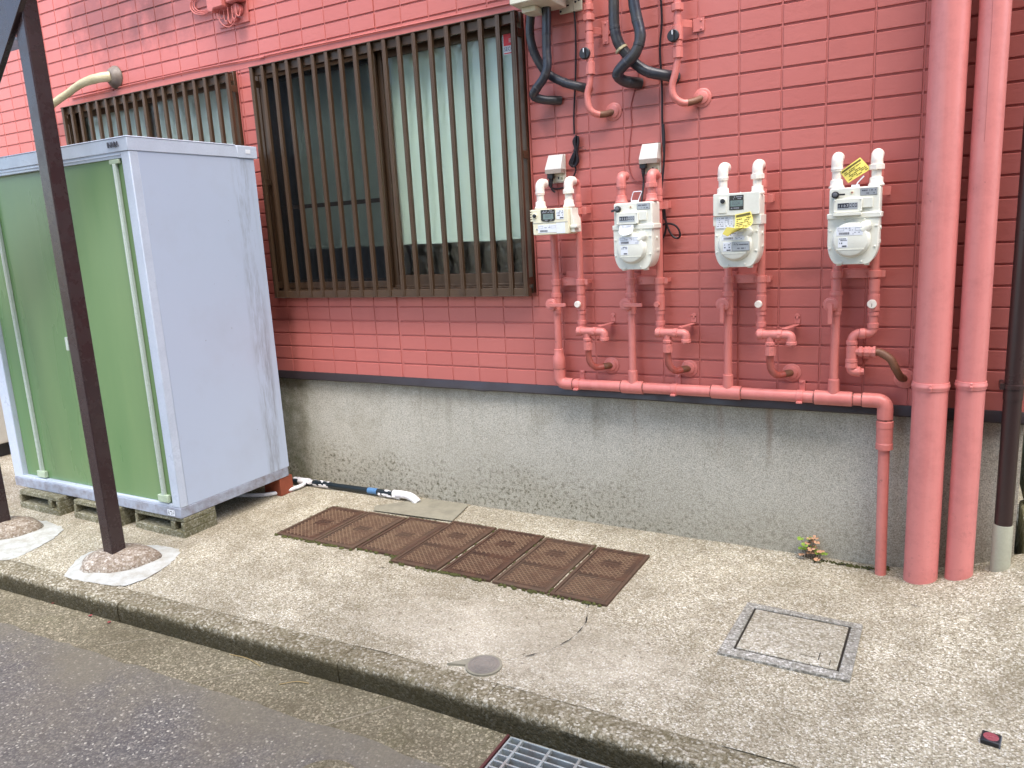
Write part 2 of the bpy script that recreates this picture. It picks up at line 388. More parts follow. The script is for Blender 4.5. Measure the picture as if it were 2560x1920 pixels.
def glass_mat(name, tint, blur=0.5, rough=0.12, bumpd=0.002):
    k = NT(name); t = k.t
    h = k.noise(38, 3, 0.6, k.co((1, 1, 0.55)), 0.6)
    nr = k.bump(h, bumpd, 0.8)
    tr = k.n('BsdfTransparent', Color=tint); rf = k.n('BsdfRefraction', Color=tint, Roughness=0.35, IOR=1.08)
    gl = k.n('BsdfGlossy', Color=(1, 1, 1, 1), Roughness=rough); t.links.new(nr, gl.inputs['Normal'])
    lw = k.n('LayerWeight', Blend=0.5); t.links.new(nr, lw.inputs['Normal']); fr = k.n('Math', _operation='MULTIPLY_ADD', i0=k.math('POWER', lw.outputs['Facing'], 3.5), i1=0.55, i2=0.055)
    a = k.n('MixShader', Fac=blur); t.links.new(tr.outputs[0], a.inputs[1]); t.links.new(rf.outputs[0], a.inputs[2])
    b = k.n('MixShader'); t.links.new(fr.outputs[0], b.inputs[0]); t.links.new(a.outputs[0], b.inputs[1]); t.links.new(gl.outputs[0], b.inputs[2])
    t.links.new(b.outputs[0], k.out.inputs[0]); return k.m
def screen_mat():
    k = NT('insect_screen'); t = k.t
    tr = k.n('BsdfTransparent', Color=(1, 1, 1, 1)); df = k.n('BsdfDiffuse', Color=(0.02, 0.022, 0.024, 1))
    b = k.n('MixShader', Fac=0.64); t.links.new(tr.outputs[0], b.inputs[1]); t.links.new(df.outputs[0], b.inputs[2])
    t.links.new(b.outputs[0], k.out.inputs[0]); return k.m

M = {}
M['siding'] = siding_mat()
M['pipe'] = pipe_mat('pink_pipe_paint', lin(206, 121, 112))
M['bigpipe'] = pipe_mat('downpipe_paint', lin(212, 130, 124), 0.35)
M['hose'] = pipe_mat('worn_hose_paint', lin(160, 78, 66), 0.3)
M['oldhose'] = paint('bare_brown_hose', lin(118, 78, 56), 0.55, grime=0.3)
M['seal'] = paint('pipe_sealant', lin(92, 58, 48), 0.7, grime=0.8, gcol=lin(190, 110, 100), gscale=60)
M['found'] = foundation_mat()
M['flash'] = paint('dark_flashing', lin(58, 50, 52), 0.4, 0.2, 0.15)
M['apron'] = aggregate('apron_concrete', (lin(122, 112, 92), lin(166, 156, 134), lin(192, 183, 161), lin(228, 222, 207)), lin(102, 91, 70), 190, True, 0.10)
M['kerb'] = aggregate('kerb_concrete', (lin(104, 94, 74), lin(134, 124, 102), lin(160, 151, 130), lin(198, 190, 172)), lin(84, 74, 52), 120, False, 0.16, (-0.030, -0.002), 0.007)
M['gutter'] = aggregate('gutter_concrete', (lin(96, 88, 70), lin(116, 108, 88), lin(132, 123, 102), lin(176, 164, 138)), lin(84, 75, 56), 150, False, 0.16)
M['lidconc'] = aggregate('pale_lid_concrete', (lin(140, 132, 114), lin(172, 164, 146), lin(190, 184, 168), lin(212, 206, 194)), lin(100, 90, 70), 130, False, 0.05)
M['lidrim'] = aggregate('grey_rim_concrete', (lin(124, 120, 110), lin(152, 148, 138), lin(172, 168, 158), lin(204, 200, 192)), lin(92, 86, 74), 120, False, 0.0)
M['block'] = aggregate('block_concrete', (lin(112, 106, 84), lin(132, 126, 104), lin(148, 143, 122), lin(176, 172, 156)), lin(80, 76, 50), 120, False, 0.35)
M['mossblock'] = aggregate('mossy_concrete', (lin(120, 118, 90), lin(142, 138, 106), lin(164, 160, 134), lin(196, 192, 174)), lin(72, 70, 34), 70, False, 0.75)
M['patch'] = paint('smooth_mortar', lin(136, 130, 112), 0.85, grime=0.3, bump=0.003, bscale=25)
M['gutterline'] = paint('gutter_joint', lin(142, 132, 110), 0.9, grime=0.5)
M['asphalt'] = asphalt_mat()
M['rust'] = rust_mat()
M['wornrust'] = paint('worn_iron_tread', lin(116, 92, 70), 0.6, grime=0.6, gcol=lin(84, 58, 42), gscale=14)
M['moss'] = paint('moss', lin(74, 74, 30), 0.95, grime=0.4, bump=0.006, bscale=90, gscale=40)
M['dark'] = paint('dark_gap', lin(40, 34, 24), 0.95, grime=0.2)
M['whitemortar'] = paint('white_mortar', lin(176, 176, 170), 0.85, grime=0.42, bump=0.006, bscale=30, gscale=13, gcol=lin(138, 130, 112))
M['granite'] = aggregate('footing_stone', (lin(128, 114, 98), lin(154, 142, 126), lin(176, 165, 150), lin(202, 195, 184)), lin(104, 86, 72), 110, False, 0.10)
M['shed'] = shed_mat()
M['shedtrim'] = paint('shed_trim_paint', lin(190, 198, 211), 0.34, grime=0.10)
M['shedbase'] = paint('shed_base_steel', lin(154, 160, 174), 0.4, grime=0.4, gcol=lin(104, 86, 76), gscale=20)
M['door'] = door_mat()
M['rail'] = paint('door_rail_aluminium', lin(186, 196, 186), 0.3, 0.0, 0.02)
M['railfoot'] = paint('rail_foot_plastic', lin(176, 190, 162), 0.5)
M['chrome'] = paint('emblem_metal', lin(150, 150, 156), 0.25, 0.9, 0.05)
M['post'] = paint('brown_steel_paint', lin(52, 37, 38), 0.27, 0.0, 0.04, gcol=lin(84, 76, 68), gscale=16)
M['bronze'] = paint('bronze_aluminium', lin(80, 60, 43), 0.40, 0.25, 0.15)
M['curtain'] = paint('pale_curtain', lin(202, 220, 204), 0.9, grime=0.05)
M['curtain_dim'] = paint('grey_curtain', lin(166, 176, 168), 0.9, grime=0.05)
M['room'] = paint('dark_room', lin(12, 18, 30), 0.9)
M['glass'] = glass_mat('figured_glass', (0.97, 1.0, 0.98, 1), 0.6, 0.10, 0.0035)
M['screen'] = screen_mat()
M['white'] = paint('meter_white', lin(226, 225, 212), 0.38, grime=0.12, gcol=lin(176, 168, 140))
M['ivory'] = paint('meter_ivory', lin(228, 220, 190), 0.4, grime=0.08)
M['fitting'] = paint('white_fitting', lin(236, 228, 214), 0.45, grime=0.25, gcol=lin(214, 164, 156), gscale=30)
M['label'] = paint('label_paper', lin(226, 228, 232), 0.5, grime=0.03)
M['ink'] = paint('label_ink', lin(84, 86, 92), 0.6)
M['ink2'] = paint('pale_ink', lin(150, 152, 160), 0.6)
M['plate'] = paint('grey_nameplate', lin(170, 174, 178), 0.35, 0.3)
M['lcd'] = paint('lcd_bezel', lin(24, 26, 32), 0.2)
M['lcdface'] = paint('lcd_face', lin(112, 132, 128), 0.25)
M['black'] = paint('black_plastic', lin(34, 34, 38), 0.4)
M['grey'] = paint('grey_plastic', lin(96, 98, 104), 0.45)
M['drum'] = paint('counter_drum', lin(40, 44, 54), 0.4)
M['digits'] = paint('white_digits', lin(222, 224, 226), 0.5)
M['yellow'] = paint('yellow_tag', lin(232, 214, 104), 0.5, grime=0.1, gcol=lin(206, 180, 70))
M['tagink'] = paint('tag_ink', lin(92, 84, 30), 0.6)
M['insul'] = paint('black_insulation', lin(44, 46, 56), 0.36, grime=0.3, bump=0.002, bscale=26, gcol=lin(78, 74, 60))
M['cord'] = paint('black_cord', lin(32, 26, 30), 0.4)
M['wire'] = paint('red_brown_wire', lin(150, 68, 64), 0.5)
M['outlet'] = paint('outlet_box_plastic', lin(214, 208, 198), 0.42, grime=0.12)
M['smoke'] = paint('smoked_cover', lin(150, 134, 122), 0.25)
M['brownpipe'] = paint('brown_downpipe', lin(56, 40, 38), 0.33, grime=0.15)
M['greypipe'] = paint('grey_pvc', lin(164, 162, 142), 0.42, grime=0.15)
M['tape'] = paint('yellowed_tape', lin(186, 176, 140), 0.5, grime=0.3, bump=0.004, bscale=30, gcol=lin(140, 124, 88))
M['cap'] = paint('sooty_cap', lin(116, 104, 92), 0.5, grime=0.6, gcol=lin(62, 52, 46))
M['lag'] = paint('black_lagging', lin(26, 36, 42), 0.35, grime=0.15)
M['whitefoil'] = paint('torn_white_tape', lin(232, 228, 228), 0.5, grime=0.15, bump=0.006, bscale=40)
M['blue'] = paint('blue_tape', lin(80, 122, 164), 0.4)
M['brick'] = paint('red_brick', lin(140, 70, 46), 0.8, grime=0.2, bump=0.002)
M['heater'] = paint('heater_cream', lin(214, 210, 188), 0.4, grime=0.1)
M['galv'] = paint('galvanised', lin(182, 188, 186), 0.42, 0.4, 0.35, gcol=lin(128, 96, 70), gscale=22)
M['galvdim'] = paint('grate_plates', lin(120, 134, 146), 0.5, 0.2, 0.3)
M['redframe'] = paint('red_iron_frame', lin(84, 40, 36), 0.7, grime=0.3)
M['redlid'] = paint('red_lid', lin(104, 48, 40), 0.7, grime=0.3)
M['capgrey'] = paint('grey_cap_iron', lin(126, 118, 108), 0.6, grime=0.4, bump=0.001)
M['leaf'] = paint('weed_leaf', lin(128, 156, 50), 0.6, grime=0.3, gscale=60)
M['leaf2'] = paint('weed_leaf_pink', lin(196, 150, 116), 0.6, grime=0.3, gscale=60)
M['stem'] = paint('weed_stem', lin(92, 66, 44), 0.7)
M['petal'] = paint('red_petal', lin(150, 54, 56), 0.6)
M['straw'] = paint('dry_straw', lin(150, 128, 84), 0.8)
M['reflpink'] = paint('pink_disc', lin(142, 74, 80), 0.3)
M['red'] = paint('sticker_red', lin(224, 36, 50), 0.4, grime=0.03)
M['navy'] = paint('sticker_navy', lin(24, 44, 104), 0.4)
M['teal'] = paint('sticker_teal', lin(20, 150, 140), 0.4)
M['acwhite'] = paint('ac_white', lin(206, 202, 192), 0.45)

# ------------------------------------------------------------------ ground, kerb, gutter, road
def fbm(x, y, s, o=3): return noise.fractal(V((x * s, y * s, 3.1)), 1.0, 2.0, o)
def kerbY(x): return -1.442 + (0.04 * x if x < 0 else 0.0)
HX0, HX1, HY0, HY1 = 0.452, 0.800, -1.86, -1.4465       # the pit under the grate

def build_apron():
    mb = MB(); xs = [-7 + 0.5 * i for i in range(6)]; x = -4.2
    while x < 1.8601: xs.append(x); x += 0.05
    xs[-1] = 1.86
    n = 34; idx = {}
    for i, x in enumerate(xs):
        y0 = kerbY(x) + 0.10
        for j in range(n + 1):
            y = y0 + (0.045 - y0) * j / n
            idx[i, j] = len(mb.v); mb.v.append((x, y, g(x, y) + 0.004 * fbm(x, y, 3.0)))
    for i in range(len(xs) - 1):
        for j in range(n): mb.f.append((idx[i, j], idx[i + 1, j], idx[i + 1, j + 1], idx[i, j + 1])); mb.m.append(0)
    gz = lambda x, y: g(x, y) + 0.004 * fbm(x, y, 3.0) + 0.004
    # smooth mortar patch by the lagged pipe
    P = [(-1.07, -0.20), (-0.88, 0.0), (-0.60, 0.0), (-0.552, -0.232), (-1.03, -0.262)]
    mb.add([(a, b, gz(a, b) + 0.003) for a, b in P], [tuple(range(5))], 1)
    # cracks
    def crack(pts, wd):
        pts = smooth([(a, b, 0) for a, b in pts], 8); L = []; Rr = []
        for i, p in enumerate(pts):
            t = (pts[min(i + 1, len(pts) - 1)] - pts[max(i - 1, 0)]).normalized(); nn = V((-t.y, t.x, 0))
            p = p + nn * 0.006 * noise.noise(p * 30)
            ww = wd * max(0.12, 0.2 + 1.9 * noise.noise(p * 23 + V((5, 2, 1))))
            a, b = p + nn * ww, p - nn * ww
            L.append((a.x, a.y, gz(a.x, a.y) + 0.001)); Rr.append((b.x, b.y, gz(b.x, b.y) + 0.001))
        m = len(pts); mb.add(L + Rr, [(i, i + 1, m + i + 1, m + i) for i in range(m - 1)], 2)
    crack([(0.415, -0.745), (0.455, -0.85), (0.466, -0.97), (0.437, -1.078), (0.395, -1.142), (0.325, -1.215)], 0.0022)
    crack([(-0.62, -0.75), (-0.56, -0.80), (-0.50, -0.80)], 0.003)
    crack([(0.50, -0.25), (0.62, -0.16), (0.74, -0.09)], 0.0012)
    crack([(1.13, -0.012), (1.2, -0.03), (1.30, -0.02), (1.34, -0.04)], 0.004)
    crack([(1.45, -0.30), (1.56, -0.33), (1.62, -0.31)], 0.0014)
    single('pavement', mb, [M['apron'], M['patch'], M['dark']], 'beige exposed aggregate concrete apron along the house', None, kind='structure', org=V((0, 0, 0)), sharp=0)
build_apron()

def build_kerb():
    mb = MB(); prof = [(0.105, -0.10), (0.105, -0.001), (0.07, 0.001), (0.04, 0.001), (0.018, -0.001), (0.007, -0.006), (0.001, -0.016), (-0.001, -0.035), (0.0, -0.06), (0.002, -0.088), (0.002, -0.15)]
    joints = [0.361 - 0.578 * i for i in range(11)][::-1] + [0.939, 1.55, 2.13, 2.7]
    for a, b in zip(joints[:-1], joints[1:]):
        a += 0.0012; b -= 0.0012; n = max(2, int((b - a) / 0.02)); k = len(prof); o = len(mb.v)
        off = random.uniform(-0.003, 0.003)
        for i in range(n + 1):
            x = a + (b - a) * i / n; e = 0.003 * (1 if i in (0, n) else 0)
            for j, (dy, z) in enumerate(prof):
                nz = 0.006 * fbm(x * 1.0, dy * 3 + z * 2, 16, 4) if 1 < j < 10 else 0
                chip = -0.012 * max(0, fbm(x, 9.0, 9, 3) - 0.35) if j in (4, 5, 6) else 0
                mb.v.append((x, kerbY(x) + dy + off + nz * (0.6 if j > 5 else 0.2), z + (nz * 0.5 if j < 7 else 0) + chip - e * (1 if 1 < j < 8 else 0)))
        for i in range(n):
            for j in range(k - 1): mb.f.append((o + i * k + j, o + (i + 1) * k + j, o + (i + 1) * k + j + 1, o + i * k + j + 1)); mb.m.append(0)
        mb.f.append(tuple(o + j for j in range(k))); mb.m.append(0); mb.f.append(tuple(o + n * k + j for j in reversed(range(k)))); mb.m.append(0)
    # mortar in the joints
    for x in joints[1:-1]:
        mb.box(x - 0.002, x + 0.002, kerbY(x) + 0.004, kerbY(x) + 0.104, -0.14, -0.004, 0)
    single('kerb', mb, [M['kerb'], M['patch']], 'rough concrete kerb stones with a mossy dark face', None, kind='structure', org=V((0, 0, 0)))
build_kerb()

def build_gutter_road():
    cut = sorted(set([round(-7 + 0.05 * i, 3) for i in range(0, 205)] + [HX0, HX1, 2.9]))
    gm = MB(); rm = MB()
    edge = lambda x: (-1.652 + (0.035 * x if x < 0 else 0)) + 0.018 * fbm(x, 0.3, 7, 4)
    for a, b in zip(cut[:-1], cut[1:]):
        if b - a < 1e-4: continue
        inh = a >= HX0 - 1e-4 and b <= HX1 + 1e-4
        ya, yb = kerbY(a) + 0.0, kerbY(b) + 0.0; G = -0.090
        nn = 6
        def strip(y0a, y0b, y1a, y1b):
            for j in range(nn):
                f0, f1 = j / nn, (j + 1) / nn
                L = lambda p, q, t: p + (q - p) * t
                gm.quad((a, L(y0a, y1a, f0), G), (b, L(y0b, y1b, f0), G), (b, L(y0b, y1b, f1), G), (a, L(y0a, y1a, f1), G))
        if inh: strip(HY1, HY1, ya, yb); strip(-2.0, -2.0, HY0, HY0)
        else: strip(-2.0, -2.0, ya, yb)
        top = -0.086
        if inh: rm.quad((a, -12, top), (b, -12, top), (b, HY0 - 0.02, top), (a, HY0 - 0.02, top))
        else:
            e0, e1 = edge(a), edge(b)
            if a > HX1 - 0.001 and a < 1.2: e0 = e1 = min(e0, -1.62)
            rm.quad((a, -12, top), (b, -12, top), (b, e1, top), (a, e0, top))
    rm.quad((-16, -12, -0.086), (-7, -12, -0.086), (-7, edge(-7), -0.086), (-16, edge(-7), -0.086))
    rm.quad((2.9, -12, -0.086), (9, -12, -0.086), (9, 0.0, -0.086), (2.9, 0.0, -0.086))
    # drains cut into the gutter cast: small transverse joints
    for x in (-1.75, -1.17, -0.59, -0.01):
        gm.quad((x - 0.10, -1.655, -0.0885), (x - 0.092, -1.655, -0.0885), (x + 0.052, kerbY(x) - 0.03, -0.0885), (x + 0.044, kerbY(x) - 0.03, -0.0885), 1)
    single('gutter', gm, [M['gutter'], M['gutterline']], 'flat concrete gutter strip below the kerb', None, kind='structure', org=V((0, 0, 0)), sharp=0)
    single('road', rm, M['asphalt'], 'grey asphalt road with pale stone specks', None, kind='structure', org=V((0, 0, 0)), sharp=0)
    # pale slab beyond the corner of the house, and the earth under everything
    sb = MB(); sb.box(1.868, 3.6, -1.335, 0.9, -0.12, 0.03)
    single('side_path', sb, M['kerb'], 'concrete strip beyond the corner of the house', None, kind='structure', org=V((0, 0, 0)))
    gr = MB(); gr.quad((-40, -40, -0.6), (40, -40, -0.6), (40, 40, -0.6), (-40, 40, -0.6))
    single('ground', gr, M['gutter'], 'bare ground under the street', None, kind='structure', org=V((0, 0, 0)))
build_gutter_road()

# ------------------------------------------------------------------ the pink house
house = thing('pink_house', 'salmon pink tiled house wall with a grey rendered foundation', 'house', (0, 0, 0))
TW, TH, ZB = 0.16, 0.075895, 1.815
WIN = (-1.806, -0.140, 1.122, 2.352); WIN2 = (-3.56, -1.955, 1.122, 2.362)
def rects_minus(r, holes):
    rs = [r]
    for h in holes:
        out = []
        for x0, x1, z0, z1 in rs:
            a, b, c, d = max(x0, h[0]), min(x1, h[1]), max(z0, h[2]), min(z1, h[3])
            if a >= b or c >= d: out.append((x0, x1, z0, z1)); continue
            if x0 < a: out.append((x0, a, z0, z1))
            if b < x1: out.append((b, x1, z0, z1))
            if z0 < c: out.append((a, b, z0, c))
            if d < z1: out.append((a, b, d, z1))
        rs = out
    return [q for q in rs if q[1] - q[0] > 0.002 and q[3] - q[2] > 0.002]
XR = 1.822
def build_siding():
    mb = MB(); grow = 0.014
    holes = [(h[0] - grow, h[1] + grow, h[2] - grow, h[3] + grow) for h in (WIN, WIN2)]
    floor = 0.0062
    zbot, ztop = 0.672, 5.2
    for r in range(-24, 15):
        zt = ZB - r * TH; zb = zt - TH
        gt, gb = 0.0042, 0.0034
        if r == 10: gt = 0.0018
        if r == 9: gb = 0.0015
        if r == 14: gb = 0.0
        for c in range(-35, 12):
            x0, x1 = c * TW + 0.003, (c + 1) * TW - 0.003
            x1 = min(x1, XR)
            if x1 <= x0: continue
            joint = abs((c + 1) * TW - (-0.96)) < 0.01 and r >= 9
            if joint: x1 -= 0.005
            if abs(c * TW - (-0.96)) < 0.01 and r >= 9: x0 += 0.004
            for a, b, cc, d in rects_minus((x0, x1, zb + gb, zt - gt), holes):
                up = 0.0036 if d == zt - gt else 0.0002; dn = 0.0004; s_ = 0.0014
                vs = [(a, floor, cc), (b, floor, cc), (b, floor, d), (a, floor, d), (a + s_, 0, cc + dn), (b - s_, 0, cc + dn), (b - s_, 0, d - up), (a + s_, 0, d - up)]
                mb.add(vs, [(4, 5, 6, 7), (0, 1, 5, 4), (1, 2, 6, 5), (2, 3, 7, 6), (3, 0, 4, 7)])
    for q in rects_minus((-5.6, XR, zbot, ZB + 24 * TH), [WIN, WIN2]):
        mb.quad((q[0], floor, q[2]), (q[1], floor, q[2]), (q[1], floor, q[3]), (q[0], floor, q[3]))
    for c in range(-34, 12):
        for q in rects_minus((c * TW - 0.0032, min(c * TW + 0.0032, XR), zbot, ZB + 24 * TH), [(h[0] - 0.03, h[1] + 0.03, h[2] - 0.03, h[3] + 0.03) for h in (WIN, WIN2)]):
            if abs(c * TW + 0.96) > 0.01: mb.quad((q[0], 0.0030, q[2]), (q[1], 0.0030, q[2]), (q[1], 0.0030, q[3]), (q[0], 0.0030, q[3]))
    z1 = ZB + 24 * TH
    mb.quad((-5.6, 0, z1), (XR, 0, z1), (XR, 0, ztop), (-5.6, 0, ztop))
    mb.quad((-9, 0.004, 0.672), (-5.6, 0.004, 0.672), (-5.6, 0.004, ztop), (-9, 0.004, ztop))
    mb.box(XR - 0.02, XR, 0.0045, 6.0, zbot, ztop)           # the side wall round the corner
    # flat cover strip between the windows and the sealant bead under the big window
    mb.box(-0.968, -0.952, 0.0042, 0.0070, 0.676, 1.05)
    # flat lap under the row of windows heads
    mb.box(-3.62, -0.12, -0.0015, 0.003, 2.366, 2.398)
    # edge beads beside the windows
    for x in (WIN[1] + 0.004, WIN[0] - 0.010, WIN2[1] + 0.004):
        mb.box(x, x + 0.007, -0.002, 0.004, 1.11, 2.362)
    part('siding', mb, M['siding'], house, sharp=0)
build_siding()
fb = MB(); fb.box(-9, 1.815, 0.02, 0.3, -0.3, 0.662); fb.box(1.795, 1.8155, 0.3, 6, -0.3, 0.662)
part('foundation', fb, M['found'], house)
# flashing with a slightly dented lower lip
fl = MB(); prev = None
n = 150
for i in range(n + 1):
    x = -8 + (1.832 + 8) * i / n; dz = 0.0035 * fbm(x, 1.0, 2.4, 3) - 0.005 * math.exp(-((x + 0.46) / 0.04) ** 2)
    fl.v += [(x, 0.02, 0.682), (x, -0.006, 0.678), (x, -0.012, 0.664 + dz * 0.4), (x, -0.016, 0.640 + dz), (x, -0.010, 0.634 + dz), (x, 0.02, 0.638)]
for i in range(n):
    for j in range(5):
        fl.f.append((i * 6 + j, i * 6 + 6 + j, i * 6 + 7 + j, i * 6 + 1 + j)); fl.m.append(0)
part('flashing', fl, M['flash'], house, sharp=50)
# room behind the windows
rb = MB(); rb.box(-5, 0.4, 0.9, 0.92, 0.9, 2.6); rb.box(-5, 0.4, 0.112, 0.92, 0.9, 1.1); rb.box(-5, 0.4, 0.112, 0.92, 2.4, 2.6)
rb.box(0.38, 0.4, 0.112, 0.92, 1.1, 2.4); rb.box(-5.02, -5, 0.112, 0.92, 0.9, 2.6); rb.box(-1.90, -1.86, 0.112, 0.92, 1.1, 2.4)
part('room_interior', rb, M['room'], house)

def pleats(x0, x1, z0, z1, y, per=0.105, amp=0.010):
    mb = MB(); n = int((x1 - x0) / per * 16); m = 8
    for i in range(n + 1):
        x = x0 + (x1 - x0) * i / n; ph = x / per * 2 * PI
        t = math.tanh(2.2 * math.sin(ph + 0.8 * math.sin(x * 7))) * amp
        for j in range(m + 1):
            z = z0 + (z1 - z0) * j / m
            mb.v.append((x, y + t + 0.004 * math.sin(x * 23 + z * 3), z + (0.002 * math.sin(ph * 0.31) if j == 0 else 0)))
    for i in range(n):
        for j in range(m): mb.f.append((i * (m + 1) + j, (i + 1) * (m + 1) + j, (i + 1) * (m + 1) + j + 1, i * (m + 1) + j + 1)); mb.m.append(0)
    return mb
def build_window(W, bars, stile, sticker, screen_side, dim):
    x0, x1, z0, z1 = W; xm = stile
    f = MB()     # outer frame
    f.box(x0, x0 + 0.034, -0.020, 0.11, z0, z1); f.box(x1 - 0.034, x1, -0.020, 0.11, z0, z1)
    f.box(x0 + 0.034, x1 - 0.034, -0.020, 0.11, z1 - 0.036, z1); f.box(x0 + 0.034, x1 - 0.034, -0.022, 0.11, z0, z0 + 0.034)
    f.box(x0 + 0.034, x1 - 0.034, 0.004, 0.010, z0 + 0.034, z0 + 0.046); f.box(x0 + 0.034, x1 - 0.034, 0.041, 0.046, z0 + 0.034, z0 + 0.046)
    win = part('window', f, M['bronze'], house, bevel=0.002)
    xi0, xi1, zi0, zi1 = x0 + 0.034, x1 - 0.034, z0 + 0.036, z1 - 0.036
    def sash(a, b, y, mat, bottom=0.06):
        s = MB(); s.box(a, a + 0.04, y, y + 0.026, zi0, zi1); s.box(b - 0.04, b, y, y + 0.026, zi0, zi1)
        s.box(a + 0.04, b - 0.04, y + 0.001, y + 0.025, zi0, zi0 + bottom); s.box(a + 0.04, b - 0.04, y + 0.001, y + 0.025, zi1 - 0.034, zi1)
        part('sash', s, M['bronze'], win, bevel=0.002)
        p = MB(); p.quad((a + 0.04, y + 0.013, zi0 + bottom), (b - 0.04, y + 0.013, zi0 + bottom), (b - 0.04, y + 0.013, zi1 - 0.034), (a + 0.04, y + 0.013, zi1 - 0.034))
        part('pane', p, mat, win)
    sash(xm - 0.02, xi1, 0.012, M['glass']); sash(xi0, xm + 0.022, 0.048, M['glass'], 0.045)
    if screen_side:
        s = MB(); a, b = xi0, xm - 0.005; y = -0.014
        s.box(a, a + 0.026, y, y + 0.018, zi0, zi1); s.box(b - 0.030, b, y, y + 0.018, zi0, zi1)
        s.box(a + 0.026, b - 0.03, y + 0.001, y + 0.017, zi0, zi0 + 0.034); s.box(a + 0.026, b - 0.03, y + 0.001, y + 0.017, zi1 - 0.026, zi1)
        s.box(a + 0.026, b - 0.03, y + 0.010, y + 0.017, 1.594, 1.616)
        part('screen_frame', s, M['bronze'], win, bevel=0.0015)
        p = MB(); p.quad((a + 0.026, y + 0.009, zi0 + 0.034), (b - 0.03, y + 0.009, zi0 + 0.034), (b - 0.03, y + 0.009, zi1 - 0.026), (a + 0.026, y + 0.009, zi1 - 0.026))
        part('insect_screen', p, M['screen'], win)
    c = pleats(xi0 + (0.10 if screen_side else 0.02), xi1 - 0.01, 1.372, z1 - 0.02, 0.092)
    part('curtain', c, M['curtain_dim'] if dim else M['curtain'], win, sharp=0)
    # security grille: flat bars with rails behind their ends
    gr = MB(); ga, gb = min(bars) - 0.013, max(bars) + 0.013; gz0, gz1 = 1.114, 2.346
    for bx in bars:
        gr.box(bx - 0.0105, bx + 0.0105, -0.079, -0.060, gz0 + 0.003, gz1 - 0.004)
        gr.box(bx - 0.0035, bx + 0.0035, -0.0805, -0.0785, gz0 + 0.004, gz1 - 0.005)
    gr.box(ga, gb, -0.074, -0.0465, gz0, gz0 + 0.036); gr.box(ga, gb, -0.0595, -0.0445, gz1 - 0.044, gz1 - 0.006); gr.box(ga - 0.001, gb + 0.001, -0.081, -0.044, gz1 - 0.004, gz1)
    gr.box(ga, gb, -0.081, -0.044, gz0 - 0.002, gz0 + 0.002)
    for xx in (ga, gb - 0.014):
        for zz in (gz0 + 0.05, (gz0 + gz1) / 2, gz1 - 0.10): gr.box(xx, xx + 0.014, -0.0595, -0.0205, zz, zz + 0.035)
    part('grille', gr, M['bronze'], win, bevel=0.0012)
    if sticker:
        st = MB(); y = 0.0215
        st.box(-0.258, -0.185, y, y + 0.002, 2.196, 2.300, 0); st.box(-0.255, -0.188, y - 0.0012, y - 0.0002, 2.233, 2.297, 1); st.box(-0.255, -0.188, y - 0.0012, y - 0.0002, 2.199, 2.203, 1)
        st.text('SECOM', (-0.2215, y - 0.0012, 2.218), 0.024, mi=2, sx=0.84)
        for i in range(3): st.box(-0.228, -0.205 + 0.002 * i, y - 0.0019, y - 0.0013, 2.246 + 0.006 * i, 2.2485 + 0.006 * i, 0)
        part('sticker', st, [M['label'], M['red'], M['navy']], win, label='red and white security sticker')
    return win
BARS = [-1.757, -1.676, -1.588, -1.496, -1.407, -1.316, -1.225, -1.134, -1.041, -0.948, -0.860, -0.772, -0.683, -0.590, -0.498, -0.408, -0.318, -0.228, -0.150]
build_window(WIN, BARS, -0.967, True, True, False)
BARS2 = [-1.945 - 0.0902 * i for i in range(18)]
build_window(WIN2, BARS2, -2.782, False, False, True)

# ------------------------------------------------------------------ gas pipes
YP = -0.055; ZM = 0.704; RM, RT = 0.0240, 0.0290; RR = 0.0165
RIS = [-0.006, 0.354, 0.772, 1.181]; OUTX = [0.117, 0.484, 0.903, 1.312]
def seal_ring(x0, r, mb): mb.cyl((x0 - 0.0022, YP, ZM), (x0 + 0.0022, YP, ZM), r - 0.0008, 20)
man = thing('gas_manifold', 'long pink gas main running along the foundation top with four risers', 'gas pipe', (0.6, -0.055, 0.0))
mp = MB()
mp.tube(fillet([(-0.006, YP, 0.80), (-0.006, YP, ZM), (1.366, YP, ZM), (1.366, YP, 0.62)], 0.045, 8), RM, 20)
mp.tube([(1.366, YP, 0.62), (1.374, -0.06, 0.0)], 0.0205, 20)
part('main_pipe', mp, M['pipe'], man)
for x, a, b in ((0.354, 0.302, 0.402), (0.772, 0.704, 0.826), (1.181, 1.112, 1.250)):
    tees = MB(); tees.lathe((a, YP, ZM), (1, 0, 0), [(0, RT - 0.003), (0.002, RT), (b - a - 0.002, RT), (b - a, RT - 0.003)], 24)
    tees.lathe((x, YP, ZM), (0, 0, 1), [(0, 0.022), (0.03, 0.0215), (0.075, 0.021), (0.077, 0.0185)], 20)
    part('tee_fitting', tees, M['pipe'], man)
tees = MB(); tees.tube(fillet([(-0.006, YP, 0.775), (-0.006, YP, ZM), (0.062, YP, ZM)], 0.05, 8), 0.0275, 22)
tees.lathe((-0.006, YP, 0.775), (0, 0, 1), [(0, 0.0275), (0.004, 0.029), (0.052, 0.029), (0.066, 0.022), (0.09, 0.0215), (0.092, 0.018)], 22)
part('elbow_fitting', tees, M['pipe'], man)
tees = MB(); tees.tube(fillet([(1.286, YP, ZM), (1.366, YP, ZM), (1.366, YP, 0.635)], 0.05, 8), 0.0285, 22)
tees.lathe((1.3665, YP, 0.628), (0.012, 0, -1), [(0, 0.026), (0.003, 0.0305), (0.026, 0.031), (0.028, 0.0295), (0.088, 0.0295), (0.09, 0.031), (0.112, 0.031), (0.114, 0.022)], 22)
part('elbow_fitting', tees, M['pipe'], man)
